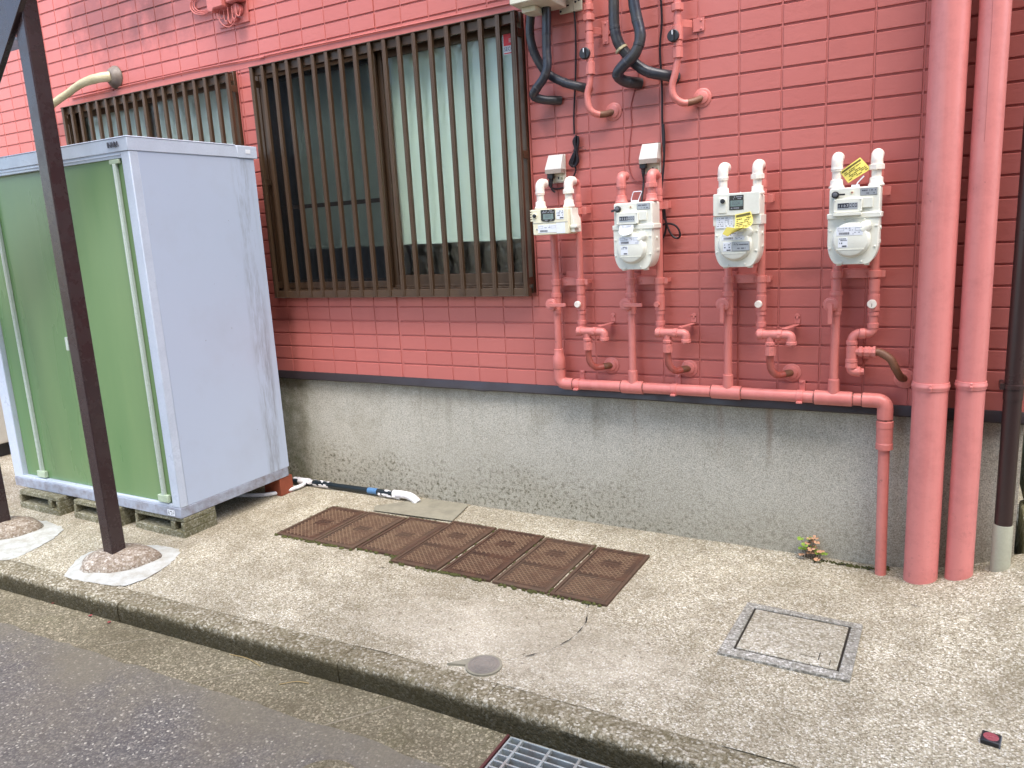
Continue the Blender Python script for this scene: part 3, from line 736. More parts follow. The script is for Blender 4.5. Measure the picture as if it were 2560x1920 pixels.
for x in (0.064, 0.300, 0.404, 0.702, 0.828, 1.110, 1.252, 1.284):
    sr = MB(); seal_ring(x, RM + 0.0022, sr); part('joint_sealant', sr, M['seal'], man)
for p0, p1, r in (((-0.006, YP, 0.772), (-0.006, YP, 0.7765), 0.0285), ((1.366, YP, 0.629), (1.366, YP, 0.6335), 0.0272)):
    sr = MB(); sr.cyl(p0, p1, r, 20); part('joint_sealant', sr, M['seal'], man)
for i, x in enumerate(RIS):
    r = MB()
    r.tube([(x, YP, 0.78 if i else 0.86), (x, YP, 1.05)], RR, 18)
    r.lathe((x, YP, 1.03), (0, 0, 1), [(0, 0.0165), (0.001, 0.0195), (0.016, 0.0195), (0.018, 0.021), (0.075, 0.021), (0.077, 0.0235), (0.092, 0.0235), (0.094, 0.0165)], 8 if False else 20)
    r.tube([(x, YP, 1.12), (x, YP, 1.165)], 0.019, 18); r.tube([(x, YP, 1.165), (x, YP, 1.42 if i == 0 else 1.40)], RR, 18)
    rp = part('riser', r, M['pipe'], man)
    vx = x - 0.016
    v = MB(); v.lathe((vx, -0.07, 1.074), (0, -1, 0), [(0, 0.018), (0.004, 0.0265), (0.014, 0.0275), (0.0165, 0.026), (0.0165, 0.021), (0.019, 0.0205)], 24)
    if i < 2: v.box(vx - 0.004, vx + 0.078, -0.097, -0.0885, 1.066, 1.081)
    else: v.box(vx - 0.007, vx + 0.008, -0.097, -0.0885, 1.001, 1.078)
    part('valve_handle', v, M['pipe'], rp, bevel=0.0012)
for x in (0.085, 0.543, 1.057):
    c = MB(); c.lathe((x - 0.012, YP, ZM), (1, 0, 0), [(0, RM), (0.0005, RM + 0.0028), (0.0235, RM + 0.0028), (0.024, RM)], 22)
    c.box(x - 0.011, x + 0.011, -0.03, -0.002, ZM + 0.012, ZM + 0.016)
    c.box(x - 0.012, x + 0.012, -0.005, -0.001, ZM + 0.01, ZM + 0.056); c.lathe((x, -0.004, ZM + 0.047), (0, -1, 0), [(0, 0.007), (0.004, 0.006), (0.005, 0.002)], 12)
    c.box(x - 0.009, x + 0.013, -0.094, -0.076, ZM - 0.022, ZM - 0.015)
    part('pipe_clamp', c, M['pipe'], man, bevel=0.001)

OUTL = ['pink outlet pipe below the small ivory meter, white test plug and hose into the wall',
        'pink outlet pipe with a pink test plug below the meter that has a white tag',
        'pink outlet pipe below the digital meter wearing a curled yellow tag',
        'pink outlet pipe that jogs left and ends in a brown hose by the downpipe']
def flange(mb, x, z, y=0.0):
    mb.lathe((x, y + 0.001, z), (0, -1, 0), [(0, 0.037), (0.004, 0.037), (0.006, 0.034), (0.007, 0.026), (0.012, 0.025), (0.014, 0.022)], 26)
    for k in range(3):
        a = 0.7 + 2.1 * k; mb.lathe((x + 0.031 * math.cos(a), y - 0.003, z + 0.031 * math.sin(a)), (0, -1, 0), [(0, 0.003), (0.0015, 0.0028)], 8)
for i, x in enumerate(OUTX):
    t = thing('gas_outlet_pipe', OUTL[i], 'gas pipe', (x, YP, 0.78), 'pink outlet pipes below the gas meters')
    p = MB(); p.tube([(x, YP, 0.995), (x, YP, 1.12)], 0.0165, 18); p.tube([(x, YP, 1.115), (x, YP, 1.54)], 0.0148, 18)
    p.lathe((x, YP, 1.03), (0, 0, 1), [(0, 0.0165), (0.001, 0.0195), (0.012, 0.0195), (0.013, 0.0172), (0.018, 0.0172), (0.019, 0.0205), (0.078, 0.0205), (0.079, 0.018), (0.09, 0.018), (0.091, 0.0195), (0.135, 0.019), (0.137, 0.0165)], 20)
    p.lathe((x, YP, 0.983), (0, 0, 1), [(0, 0.0165), (0.001, 0.0205), (0.018, 0.0205), (0.019, 0.018)], 20)
    # collar high up behind the meter and U-bend that hands over to the white elbow
    p.lathe((x, YP, 1.498), (0, 0, 1), [(0, 0.0155), (0.001, 0.0175), (0.02, 0.0175), (0.026, 0.016), (0.027, 0.0175), (0.05, 0.0175), (0.056, 0.0155)], 20)
    zt = 1.612
    p.tube(fillet([(x, YP, 1.54), (x, YP, zt - 0.005), (x, -0.098, zt - 0.005)], 0.04, 8), 0.0155, 18)
    YF = -0.100
    if i < 3:
        zr = 0.957
        run = [(x, YP, 1.0), (x, YP, zr), (x, YF, zr), (x + 0.125, YF, zr), (x + 0.125, YF, zr - 0.034)]
        p.tube(fillet(run, 0.024, 7), 0.0178, 18)
        for a, b in ((x - 0.004, x + 0.017), (x + 0.072, x + 0.090)): p.lathe((a, YF, zr), (1, 0, 0), [(0, 0.0178), (0.001, 0.0202), (b - a - 0.001, 0.0202), (b - a, 0.0178)], 18)
        p.lathe((x + 0.125, YF, zr - 0.025), (0, 0, -1), [(0, 0.0178), (0.002, 0.0208), (0.013, 0.0208), (0.014, 0.0125), (0.021, 0.0115)], 18)
        p.lathe((x + 0.046, YF, zr), (0, 0, -1), [(0, 0.0165), (0.028, 0.0165), (0.03, 0.0215), (0.040, 0.0215), (0.041, 0.0165), (0.047, 0.0165), (0.048, 0.0205), (0.082, 0.0205), (0.083, 0.015)], 8)
        p.lathe((x + 0.08, YF - 0.012, zr), (0, -1, 0), [(0, 0.009), (0.01, 0.008)], 10)
        fx, fz = (0.232, 0.592, 1.015)[i], 0.789
        hs = smooth([(x + 0.046, YF, zr - 0.08), (x + 0.045, YF + 0.006, zr - 0.115), (x + 0.05, YF + 0.014, zr - 0.145), (x + 0.068, YF + 0.034, zr - 0.168), (fx - 0.014, -0.03, fz + 0.001), (fx, 0.0, fz)], 6)
        br = (x + 0.130, zr + 0.045)
    else:
        zr = 0.963
        p.tube(fillet([(x, YP, 1.0), (x, YP, zr), (1.243, -0.062, zr - 0.002), (1.243, -0.064, 0.815), (1.275, -0.064, 0.815)], 0.032, 8), 0.0182, 18)
        p.lathe((1.243, -0.063, 0.935), (0, 0, -1), [(0, 0.0182), (0.001, 0.0215), (0.014, 0.0215), (0.015, 0.0185), (0.02, 0.0185), (0.021, 0.0205), (0.07, 0.0205), (0.071, 0.0225), (0.082, 0.0225), (0.084, 0.0205), (0.096, 0.0225), (0.104, 0.0225), (0.105, 0.0182)], 20)
        p.lathe((1.243, -0.063, 0.893), (1, 0, 0), [(0, 0.0165), (0.024, 0.0165), (0.025, 0.021), (0.037, 0.021), (0.038, 0.0165), (0.044, 0.0165), (0.045, 0.0205), (0.062, 0.0205), (0.064, 0.0185), (0.072, 0.0185), (0.073, 0.0215), (0.082, 0.0215), (0.083, 0.015)], 8)
        p.lathe((1.264, -0.064, 0.816), (1, 0, 0), [(0, 0.0182), (0.001, 0.0195), (0.01, 0.0195), (0.012, 0.013), (0.024, 0.012)], 8)
        p.lathe((1.288, -0.064, zr - 0.001), (-1, 0, 0), [(0, 0.0205), (0.003, 0.021), (0.018, 0.021), (0.02, 0.0182)], 20)
        fx, fz = 1.424, 0.783
        hs = smooth([(1.325, -0.063, 0.893), (1.345, -0.064, 0.889), (1.378, -0.068, 0.866), (1.396, -0.062, 0.83), (1.412, -0.035, 0.795), (fx, 0.0, fz)], 6)
        br = (1.288, 0.868)
    pp = part('pipe', p, M['pipe'], t)
    h = MB(); k = len(hs); h.tube(hs, [0.0142 + (0.0011 if j % 2 and 6 < j < k - 12 else 0) for j in range(k)], 14)
    part('hose', h, M['hose'] if i < 3 else M['oldhose'], t)
    h2 = MB(); h2.tube([p_ + V((0, 0, 0)) for p_ in hs[-9:]], 0.0147, 14)
    part('bare_hose_end', h2, M['oldhose'], t)
    f = MB(); flange(f, fx, fz); part('wall_flange', f, M['pipe'], t)
    b = MB(); b.box(br[0] - 0.011, br[0] + 0.011, -0.004, -0.0005, br[1] - 0.012, br[1] + 0.016); b.lathe((br[0], -0.0005, br[1] + 0.016), (0, -1, 0), [(0, 0.011), (0.0035, 0.011)], 16)
    b.lathe((br[0], -0.004, br[1] + 0.010), (0, -1, 0), [(0, 0.006), (0.003, 0.005)], 10)
    if i < 3: b.obox((br[0] - 0.018, -0.045, br[1] - 0.020), (0.02, 0.036, 0.004), (0.010, -0.008, 0), (0, 0, 0.0015))
    part('wall_bracket', b, M['pipe'], t, bevel=0.0008)
    pl = MB(); pl.lathe((x - 0.004, -0.072, 1.076), (0, -1, 0), [(0, 0.010), (0.008, 0.010), (0.009, 0.0145), (0.02, 0.0145), (0.022, 0.012)] if i in (0, 2) else ([(0, 0.011), (0.006, 0.011), (0.007, 0.0165), (0.014, 0.0165), (0.0145, 0.014), (0.015, 0.0142)] if i == 3 else [(0, 0.010), (0.01, 0.010), (0.011, 0.013), (0.022, 0.012)]), 18 if i != 1 else 6)
    if i == 3: pl.box(x - 0.0048, x - 0.0032, -0.0876, -0.0868, 1.066, 1.078, 1)
    part('test_plug', pl, [M['fitting'] if i != 1 else M['pipe'], M['black']], t, label=None if i == 1 else 'white test plug')
    # strut tying the pair together
    s = MB(); xl = RIS[i]; zc = 1.173 if i < 3 else 1.186
    for xx in (xl, x):
        s.lathe((xx, YP, zc - 0.013), (0, 0, 1), [(0, 0.0195), (0.0005, 0.0218), (0.0255, 0.0218), (0.026, 0.0195)], 20)
    s.box(xl + 0.02, x - 0.02, -0.034, -0.031, zc - 0.017, zc + 0.015); s.box(xl + 0.02, x - 0.02, -0.034, -0.002, zc + 0.0155, zc + 0.0185)
    s.box(x + 0.019, x + 0.036, -0.06, -0.056, zc - 0.012, zc + 0.012); s.box(x + 0.030, x + 0.033, -0.0555, -0.002, zc - 0.008, zc + 0.008)
    for xx in (xl + 0.038, x - 0.034): s.lathe((xx, -0.034, zc - 0.002), (0, -1, 0), [(0, 0.0055), (0.003, 0.005)], 10)
    s.box(xl + 0.03, x - 0.03, -0.004, -0.0005, zc + 0.019, zc + 0.046)
    part('strut', s, M['pipe'], t, bevel=0.0008)
    s = MB(); zc = 1.482
    s.lathe((x, YP, zc - 0.014), (0, 0, 1), [(0, 0.0155), (0.0005, 0.0195), (0.0275, 0.0195), (0.028, 0.0155)], 20)
    s.box(x + 0.018, x + 0.042, -0.06, -0.056, zc - 0.014, zc + 0.016); s.box(x + 0.034, x + 0.037, -0.0555, -0.001, zc - 0.010, zc + 0.016)
    part('upper_clamp', s, M['pipe'], t, bevel=0.0008)

# ------------------------------------------------------------------ gas meters
GROUPM = 'gas meters on the pink wall'
def marks(mb, x0, x1, z0, z1, y, rows, mi, seed, fill=0.62):
    rd = random.Random(seed); h = (z1 - z0) / rows
    for r in range(rows):
        x = x0; zc = z1 - h * (r + 0.5)
        while x < x1 - 0.001:
            w_ = rd.uniform(0.0015, 0.006); 
            if rd.random() < fill: mb.box(x, min(x + w_, x1), y - 0.0004, y, zc - h * 0.26, zc + h * 0.26, mi)
            x += w_ + 0.0009
def barcode(mb, x0, x1, z0, z1, y, mi, seed):
    rd = random.Random(seed); x = x0
    while x < x1: 
        w_ = rd.choice((0.0006, 0.0009, 0.0014)); mb.box(x, x + w_, y - 0.0004, y, z0, z1, mi); x += w_ + rd.choice((0.0006, 0.001))
def rrect(x0, x1, z0, z1, r, n=5):
    out = []
    for cx, cz, a0 in ((x1 - r, z1 - r, 0), (x0 + r, z1 - r, 90), (x0 + r, z0 + r, 180), (x1 - r, z0 + r, 270)):
        for k in range(n + 1): a = math.radians(a0 + 90 * k / n); out.append((cx + r * math.cos(a), cz + r * math.sin(a)))
    return out
def lower_plate(cx, w2, z1, zs, zb, wb, n=10):
    """shield outline: straight sides from z1 to zs, then a round belly down to half-width wb at zb"""
    out = []
    for k in range(n + 1):
        a = PI / 2 * k / n; out.append((cx + w2 - (w2 - wb) * (1 - math.cos(a)), zs - (zs - zb) * math.sin(a)))
    L = [(2 * cx - x, z) for x, z in reversed(out)]
    return [(cx - w2, z1)] [::-1] + [] if False else [(cx - w2, z1)] + L[::-1][::-1][::1][::-1][::-1] if False else ([(cx + w2, z1)] + out + L + [(cx - w2, z1)])
def top_fittings(t, x, mat, nut):
    """union, nipple and the elbow that meets the pink return bend"""
    u = MB(); u.lathe((x, -0.14, 1.492), (0, 0, 1), [(0, 0.018), (0.008, 0.018), (0.0085, 0.0265), (0.014, 0.0270), (0.020, 0.0225), (0.038, 0.0218), (0.040, 0.017)], 8 if nut else 22)
    part('union', u, mat, t, bevel=0.0008)
    e = MB(); e.tube([(x, -0.14, 1.525), (x, -0.14, 1.575)], 0.0165, 20)
    e.tube(fillet([(x, -0.14, 1.56), (x, -0.14, 1.610), (x, -0.093, 1.610)], 0.042, 8), 0.0198, 20)
    if nut: e.lathe((x, -0.14, 1.556), (0, 0, 1), [(0, 0.018), (0.001, 0.0255), (0.018, 0.0255), (0.020, 0.019)], 8)
    else: e.lathe((x, -0.14, 1.566), (0, 0, 1), [(0, 0.0165), (0.001, 0.0212), (0.008, 0.0205)], 20)
    part('elbow', e, mat, t)
def screws(mb, pts, y, r=0.0042):
    for x, z in pts: mb.lathe((x, y, z), (0, -1, 0), [(0, r), (0.002, r), (0.003, r * 0.6)], 10)

def diaphragm_meter(cx, label, kind, fit):
    t = thing('gas_meter', label, 'gas meter', (cx, -0.14, 1.228), GROUPM)
    b = MB()
    b.prism(rrect(cx - 0.083, cx + 0.083, 1.405, 1.500, 0.008), -0.095, -0.186, inset=0.004, dy=0.004)
    b.prism(lower_plate(cx + 0.006, 0.077, 1.40, 1.312, 1.236, 0.042), -0.095, -0.172)
    for sx in (-1, 1): b.box(cx + sx * 0.046 - 0.008, cx + sx * 0.046 + 0.008, -0.18, -0.150, 1.226, 1.245)
    b.box(cx + 0.055, cx + 0.085, -0.135, -0.105, 1.30, 1.312); b.lathe((cx + 0.079, -0.135, 1.355), (1, 0, 0), [(0, 0.008), (0.008, 0.007)], 12)
    for sx in (-0.065, 0.065): b.lathe((cx + sx, -0.14, 1.496), (0, 0, 1), [(0, 0.020), (0.006, 0.0195), (0.008, 0.017)], 20)
    part('body', b, M['white'], t, bevel=0.0015)
    f = MB(); f.prism(lower_plate(cx - 0.002, 0.0835, 1.394, 1.312, 1.230, 0.046), -0.1725, -0.188, inset=0.0025, dy=0.0025)
    screws(f, [(cx - 0.076, 1.352), (cx - 0.076, 1.288), (cx - 0.034, 1.239), (cx + 0.030, 1.240), (cx + 0.072, 1.292), (cx + 0.074, 1.364), (cx - 0.03, 1.388), (cx + 0.036, 1.388)], -0.188)
    part('front_plate', f, M['white'], t)
    d = MB(); dx = cx - 0.006
    prof = [(0, 0.0645), (0.003, 0.0640), (0.018, 0.0590), (0.022, 0.0565), (0.0235, 0.053)]
    d.lathe((dx, -0.187, 1.318), (0, -1, 0), prof, 40)
    d.tube([(dx + 0.034, -0.192, 1.350), (dx + 0.050, -0.192, 1.366), (dx + 0.062, -0.190, 1.372)], [0.021, 0.020, 0.012], 14)
    d.box(dx - 0.046, dx + 0.046, -0.2118, -0.2085, 1.283, 1.285)
    part('dome', d, M['white'], t)
    lb = MB(); ly = -0.2108
    lb.box(dx - 0.046, dx + 0.040, ly - 0.0005, ly + 0.0003, 1.334, 1.364, 0); barcode(lb, dx - 0.038, dx - 0.004, 1.337, 1.345, ly - 0.0005, 1, 3 + int(cx * 50))
    for a, bb in ((-0.042, -0.022), (0.015, 0.037)):
        for q in ((a, bb, 1.350, 1.3506), (a, bb, 1.3594, 1.360), (a, a + 0.0006, 1.350, 1.360), (bb - 0.0006, bb, 1.350, 1.360)): lb.box(dx + q[0], dx + q[1], ly - 0.0009, ly - 0.0005, q[2], q[3], 1)
    marks(lb, dx - 0.018, dx + 0.012, 1.349, 1.362, ly - 0.0005, 2, 2, 5 + int(cx * 40), 0.4); marks(lb, dx + 0.006, dx + 0.036, 1.336, 1.346, ly - 0.0005, 2, 2, 8 + int(cx * 40), 0.4)
    lb.box(dx - 0.040, dx - 0.009, ly - 0.0005, ly + 0.0003, 1.292, 1.326, 0)
    marks(lb, dx - 0.037, dx - 0.012, 1.314, 1.325, ly - 0.0005, 2, 1, 11 + int(cx * 30)); marks(lb, dx - 0.036, dx - 0.013, 1.302, 1.312, ly - 0.0005, 1, 1, 12 + int(cx * 30), 0.5)
    lb.box(dx - 0.027, dx - 0.012, ly - 0.0009, ly - 0.0005, 1.294, 1.299, 1)
    part('label', lb, [M['label'], M['ink'], M['ink2']], t)
    if kind == 'drum':
        bd = MB(); bd.box(cx - 0.0885, cx + 0.0885, -0.092, -0.192, 1.392, 1.412); part('band', bd, M['white'], t, bevel=0.003)
        c = MB(); cx0 = cx - 0.020
        c.prism(rrect(cx0 - 0.047, cx0 + 0.047, 1.4135, 1.462, 0.005), -0.185, -0.200, inset=0.002, dy=0.002)
        c.box(cx0 + 0.047, cx + 0.060, -0.185, -0.193, 1.428, 1.462)
        screws(c, [(cx0 - 0.042, 1.457), (cx0 + 0.042, 1.458), (cx0 - 0.042, 1.418), (cx0 + 0.042, 1.419)], -0.200, 0.003)
        if abs(cx - 1.247) < 0.1: c.box(cx0 - 0.046, cx0 + 0.046, -0.185, -0.212, 1.403, 1.4125)
        part('counter_housing', c, M['white'], t, bevel=0.001)
        n = MB(); y = -0.2004; n.box(cx0 - 0.033, cx0 + 0.033, y - 0.0004, y + 0.001, 1.424, 1.447, 2)
        n.box(cx0 - 0.032, cx0 + 0.004, y - 0.0008, y - 0.0004, 1.430, 1.446, 0); 
        for k, dg in enumerate('1107' if cx > 1 else '0550'): n.text(dg, (cx0 - 0.0275 + 0.009 * k, y - 0.0009, 1.4365), 0.0125, mi=1)
        for k in range(3): n.box(cx0 + 0.0065 + 0.009 * k, cx0 + 0.0125 + 0.009 * k, y - 0.0008, y - 0.0004, 1.432, 1.444, 0); n.box(cx0 + 0.0085 + 0.009 * k, cx0 + 0.0105 + 0.009 * k, y - 0.0012, y - 0.0008, 1.4345, 1.4415, 1)
        part('counter', n, [M['drum'], M['digits'], M['plate']], t)
        kn = MB(); kz = 1.477; kx = cx - 0.062
        kn.lathe((kx, -0.184, kz), (0, -1, 0), [(0, 0.0125), (0.012, 0.0125), (0.014, 0.011)], 18, 0); kn.lathe((kx, -0.199, kz), (0, -1, 0), [(0, 0.008), (0.006, 0.008), (0.007, 0.006)], 14, 1)
        if cx > 1: kn.box(kx, kx + 0.032, -0.198, -0.192, kz - 0.003, kz + 0.003, 0)
        else: kn.obox((kx - 0.014, -0.197, kz - 0.004), (0.012, 0, 0.004), (0, 0.003, 0), (-0.0015, 0, 0.004), 0)
        part('reset_knob', kn, [M['black'], M['grey']], t, bevel=0.0006)
        s = MB(); s.lathe((cx - 0.008, -0.185, 1.482), (0, -1, 0), [(0, 0.007), (0.002, 0.007), (0.0025, 0.0045)], 16, 0); s.lathe((cx - 0.008, -0.187, 1.482), (0, -1, 0), [(0, 0.0035), (0.001, 0.003)], 12, 1)
        part('seal', s, [M['ivory'], M['seal']], t)
        p = MB(); px = cx + 0.046; p.box(px - 0.027, px + 0.027, -0.1872, -0.1855, 1.470, 1.494, 1); p.box(px - 0.026, px + 0.026, -0.1876, -0.187, 1.471, 1.493, 0); marks(p, px - 0.022, px + 0.022, 1.482, 1.491, -0.1876, 1, 1, int(cx * 9), 0.7); marks(p, px - 0.014, px + 0.02, 1.473, 1.480, -0.1876, 1, 1, int(cx * 7), 0.45)
        part('nameplate', p, [M['plate'], M['ink']], t)
    else:
        c = MB(); c.prism(rrect(cx - 0.0885, cx + 0.086, 1.4255, 1.5085, 0.005), -0.182, -0.198, inset=0.002, dy=0.002)
        c.box(cx - 0.090, cx + 0.089, -0.092, -0.190, 1.389, 1.424)
        screws(c, [(cx - 0.082, 1.503), (cx + 0.078, 1.504), (cx - 0.004, 1.395)], -0.198 if False else -0.1895, 0.0035)
        c.prism(rrect(cx - 0.068, cx - 0.036, 1.436, 1.494, 0.003), -0.197, -0.2005)
        part('front_cover', c, M['white'], t, bevel=0.001)
        k_ = MB(); k_.lathe((cx - 0.050, -0.2, 1.481), (0, -1, 0), [(0, 0.0118), (0.003, 0.0112), (0.004, 0.0095)], 20, 1); k_.lathe((cx - 0.050, -0.2035, 1.481), (0, -1, 0), [(0, 0.0092), (0.0035, 0.009), (0.005, 0.007)], 20, 0)
        part('button', k_, [M['black'], M['white']], t)
        n = MB(); y = -0.1982; n.box(cx - 0.026, cx + 0.027, y - 0.001, y + 0.001, 1.446, 1.500, 0); n.box(cx - 0.022, cx + 0.024, y - 0.0014, y - 0.001, 1.459, 1.481, 1)
        n.text('0224', (cx - 0.0015, y - 0.0015, 1.470), 0.0205, mi=2, sx=0.72); marks(n, cx + 0.017, cx + 0.023, 1.460, 1.466, y - 0.0014, 1, 2, 3)
        marks(n, cx - 0.012, cx + 0.022, 1.484, 1.497, y - 0.001, 2, 3, 21, 0.6); marks(n, cx - 0.02, cx + 0.012, 1.449, 1.456, y - 0.001, 1, 3, 22, 0.55)
        part('display', n, [M['lcd'], M['lcdface'], M['ink'], M['ink2']], t)
        p = MB(); p.box(cx - 0.078, cx - 0.014, -0.1912, -0.190, 1.380, 1.424, 0); marks(p, cx - 0.074, cx - 0.018, 1.384, 1.421, -0.1912, 5, 2, 31, 0.5)
        for z in (1.402, 1.411): p.box(cx - 0.075, cx - 0.017, -0.1915, -0.1912, z, z + 0.0004, 2)
        part('paper_notice', p, [M['label'], M['ink'], M['ink2']], t)
        p = MB(); px = dx + 0.026; p.box(px - 0.033, px + 0.033, -0.2128, -0.211, 1.293, 1.327, 1); p.box(px - 0.032, px + 0.032, -0.2132, -0.2126, 1.294, 1.326, 0); marks(p, px - 0.012, px + 0.028, 1.312, 1.321, -0.2132, 1, 1, 41, 0.7); marks(p, px - 0.012, px + 0.028, 1.298, 1.307, -0.2132, 1, 1, 42, 0.5)
        for q in range(4): p.obox((px - 0.026 + 0.0035 * q, -0.2134, 1.317 + (0.002 if q % 2 else -0.001)), (0.0022, 0, 0.002 if q % 2 else -0.002), (0, 0.0003, 0), (-0.0007, 0, 0.0009), 1)
        part('nameplate', p, [M['plate'], M['ink']], t)
    top_fittings(t, cx - 0.065, fit, False); top_fittings(t, cx + 0.065, fit, True)
    # plastic tie loop on top
    lo = MB()
    if cx < 0.7: lo.tube(fillet([(cx - 0.018, -0.15, 1.500), (cx - 0.018, -0.15, 1.516), (cx - 0.008, -0.152, 1.543), (cx + 0.03, -0.155, 1.543), (cx + 0.016, -0.152, 1.516), (cx + 0.010, -0.15, 1.500)], 0.005, 4), 0.0018, 8)
    else: lo.tube([(cx + 0.0, -0.15, 1.50), (cx + 0.006, -0.152, 1.516), (cx + 0.026, -0.156, 1.537)] if cx > 1 else [(cx + 0.0, -0.15, 1.502), (cx + 0.006, -0.152, 1.512)], 0.0022, 8)
    lo.box(cx - 0.014, cx + 0.012, -0.158, -0.142, 1.498, 1.509)
    part('tie_loop', lo, M['label'], t)
    return t
MT = diaphragm_meter(0.419, 'white drum counter gas meter with a round white paper tag and pink elbows', 'drum', M['pipe'])
diaphragm_meter(0.8375, 'white gas meter with a digital display reading 0224 and a curled yellow tag', 'lcd', M['fitting'])
diaphragm_meter(1.2465, 'white drum counter gas meter reading 1107, a yellow card standing behind it', 'drum', M['fitting'])

def small_meter():
    cx = 0.0425; t = thing('gas_meter', 'small ivory digital gas meter beside the big window, the lowest body of the four', 'gas meter', (cx, -0.14, 1.385), GROUPM)
    b = MB(); b.prism(rrect(cx - 0.086, cx + 0.086, 1.388, 1.498, 0.007), -0.092, -0.184, inset=0.004, dy=0.004)
    for sx in (-0.065, 0.065): b.lathe((cx + sx, -0.14, 1.494), (0, 0, 1), [(0, 0.020), (0.006, 0.0195), (0.008, 0.017)], 20)
    part('body', b, M['ivory'], t, bevel=0.001)
    s = MB(); s.prism([(cx + 0.0865, 1.394), (cx + 0.106, 1.394), (cx + 0.104, 1.45), (cx + 0.094, 1.47), (cx + 0.094, 1.496), (cx + 0.0865, 1.496)], -0.095, -0.165); s.box(cx + 0.0865, cx + 0.118, -0.17, -0.13, 1.412, 1.424)
    part('side_bracket', s, M['white'], t, bevel=0.002)
    r = MB()
    for k in range(5): r.box(cx - 0.101, cx - 0.0855, -0.150, -0.175, 1.448 + 0.0105 * k, 1.4545 + 0.0105 * k)
    r.box(cx - 0.096, cx - 0.0855, -0.152, -0.173, 1.447, 1.498); part('cap_ribs', r, M['ivory'], t, bevel=0.001)
    n = MB(); y = -0.1845; n.prism([(cx - 0.043, 1.495), (cx - 0.043, 1.452), (cx - 0.036, 1.446), (cx - 0.008, 1.443), (cx + 0.018, 1.446), (cx + 0.025, 1.452), (cx + 0.025, 1.495)], y + 0.001, y - 0.001, 0)
    n.box(cx - 0.032, cx + 0.016, y - 0.0014, y - 0.001, 1.454, 1.476, 1); n.text('0007', (cx - 0.009, y - 0.0015, 1.465), 0.020, mi=2, sx=0.72)
    marks(n, cx - 0.036, cx + 0.022, 1.480, 1.492, y - 0.001, 2, 3, 61, 0.55); marks(n, cx - 0.024, cx + 0.014, 1.4475, 1.4525, y - 0.001, 1, 3, 62, 0.5)
    part('display', n, [M['lcd'], M['lcdface'], M['ink'], M['ink2']], t)
    k_ = MB(); k_.lathe((cx - 0.073, -0.184, 1.471), (0, -1, 0), [(0, 0.0118), (0.003, 0.0115), (0.004, 0.0095)], 20, 1); k_.lathe((cx - 0.073, -0.1875, 1.471), (0, -1, 0), [(0, 0.0085), (0.004, 0.0082), (0.005, 0.0065)], 20, 0)
    part('button', k_, [M['black'], M['ivory']], t)
    lb = MB(); lb.box(cx + 0.031, cx + 0.066, y - 0.0006, y + 0.0004, 1.452, 1.490, 0); marks(lb, cx + 0.034, cx + 0.063, 1.474, 1.489, y - 0.0006, 2, 1, 71); marks(lb, cx + 0.034, cx + 0.062, 1.464, 1.472, y - 0.0006, 1, 1, 72, 0.5); lb.box(cx + 0.048, cx + 0.064, y - 0.001, y - 0.0006, 1.455, 1.460, 1)
    lb.box(cx - 0.060, cx + 0.027, y - 0.0006, y + 0.0004, 1.398, 1.432, 0); barcode(lb, cx - 0.050, cx - 0.014, 1.401, 1.409, y - 0.0006, 1, 73)
    for a, bb in ((-0.056, -0.036), (0.004, 0.025)):
        for q in ((a, bb, 1.416, 1.4166), (a, bb, 1.4254, 1.426), (a, a + 0.0006, 1.416, 1.426), (bb - 0.0006, bb, 1.416, 1.426)): lb.box(cx + q[0], cx + q[1], y - 0.001, y - 0.0006, q[2], q[3], 2)
    lb.box(cx + 0.029, cx + 0.070, y - 0.0006, y + 0.0004, 1.393, 1.437, 0); marks(lb, cx - 0.032, cx + 0.0, 1.416, 1.428, y - 0.0006, 2, 2, 75, 0.4)
    part('label', lb, [M['label'], M['ink'], M['ink2']], t)
    l2 = MB(); l2.box(cx - 0.084, cx + 0.084, -0.1856, -0.184, 1.4395, 1.4405); l2.lathe((cx - 0.066, -0.184, 1.413), (0, -1, 0), [(0, 0.004), (0.0015, 0.0035)], 10); part('seam', l2, M['ink2'], t)
    top_fittings(t, cx - 0.065, M['fitting'], False); top_fittings(t, cx + 0.072, M['fitting'], True)
small_meter()

# paper tags
def sheet(fn, nu, nv, th=0.0006):
    mb = MB(); idx = []
    for k in (0, 1):
        for i in range(nu + 1):
            for j in range(nv + 1):
                u, v = i / nu, j / nv; p = V(fn(u, v)); du = V(fn(min(u + 0.01, 1), v)) - V(fn(max(u - 0.01, 0), v)); dv = V(fn(u, min(v + 0.01, 1))) - V(fn(u, max(v - 0.01, 0)))
                nn = du.cross(dv).normalized(); mb.v.append(tuple(p + nn * th * k))
    s = (nu + 1) * (nv + 1); ix = lambda k, i, j: k * s + i * (nv + 1) + j
    for i in range(nu):
        for j in range(nv):
            mb.f.append((ix(1, i, j), ix(1, i + 1, j), ix(1, i + 1, j + 1), ix(1, i, j + 1))); mb.m.append(0)
            mb.f.append((ix(0, i, j), ix(0, i, j + 1), ix(0, i + 1, j + 1), ix(0, i + 1, j))); mb.m.append(0)
    for i in range(nu):
        for j in (0, nv): mb.f.append((ix(0, i, j), ix(0, i + 1, j), ix(1, i + 1, j), ix(1, i, j))); mb.m.append(0)
    for j in range(nv):
        for i in (0, nu): mb.f.append((ix(0, i, j), ix(0, i, j + 1), ix(1, i, j + 1), ix(1, i, j))); mb.m.append(0)
    return mb
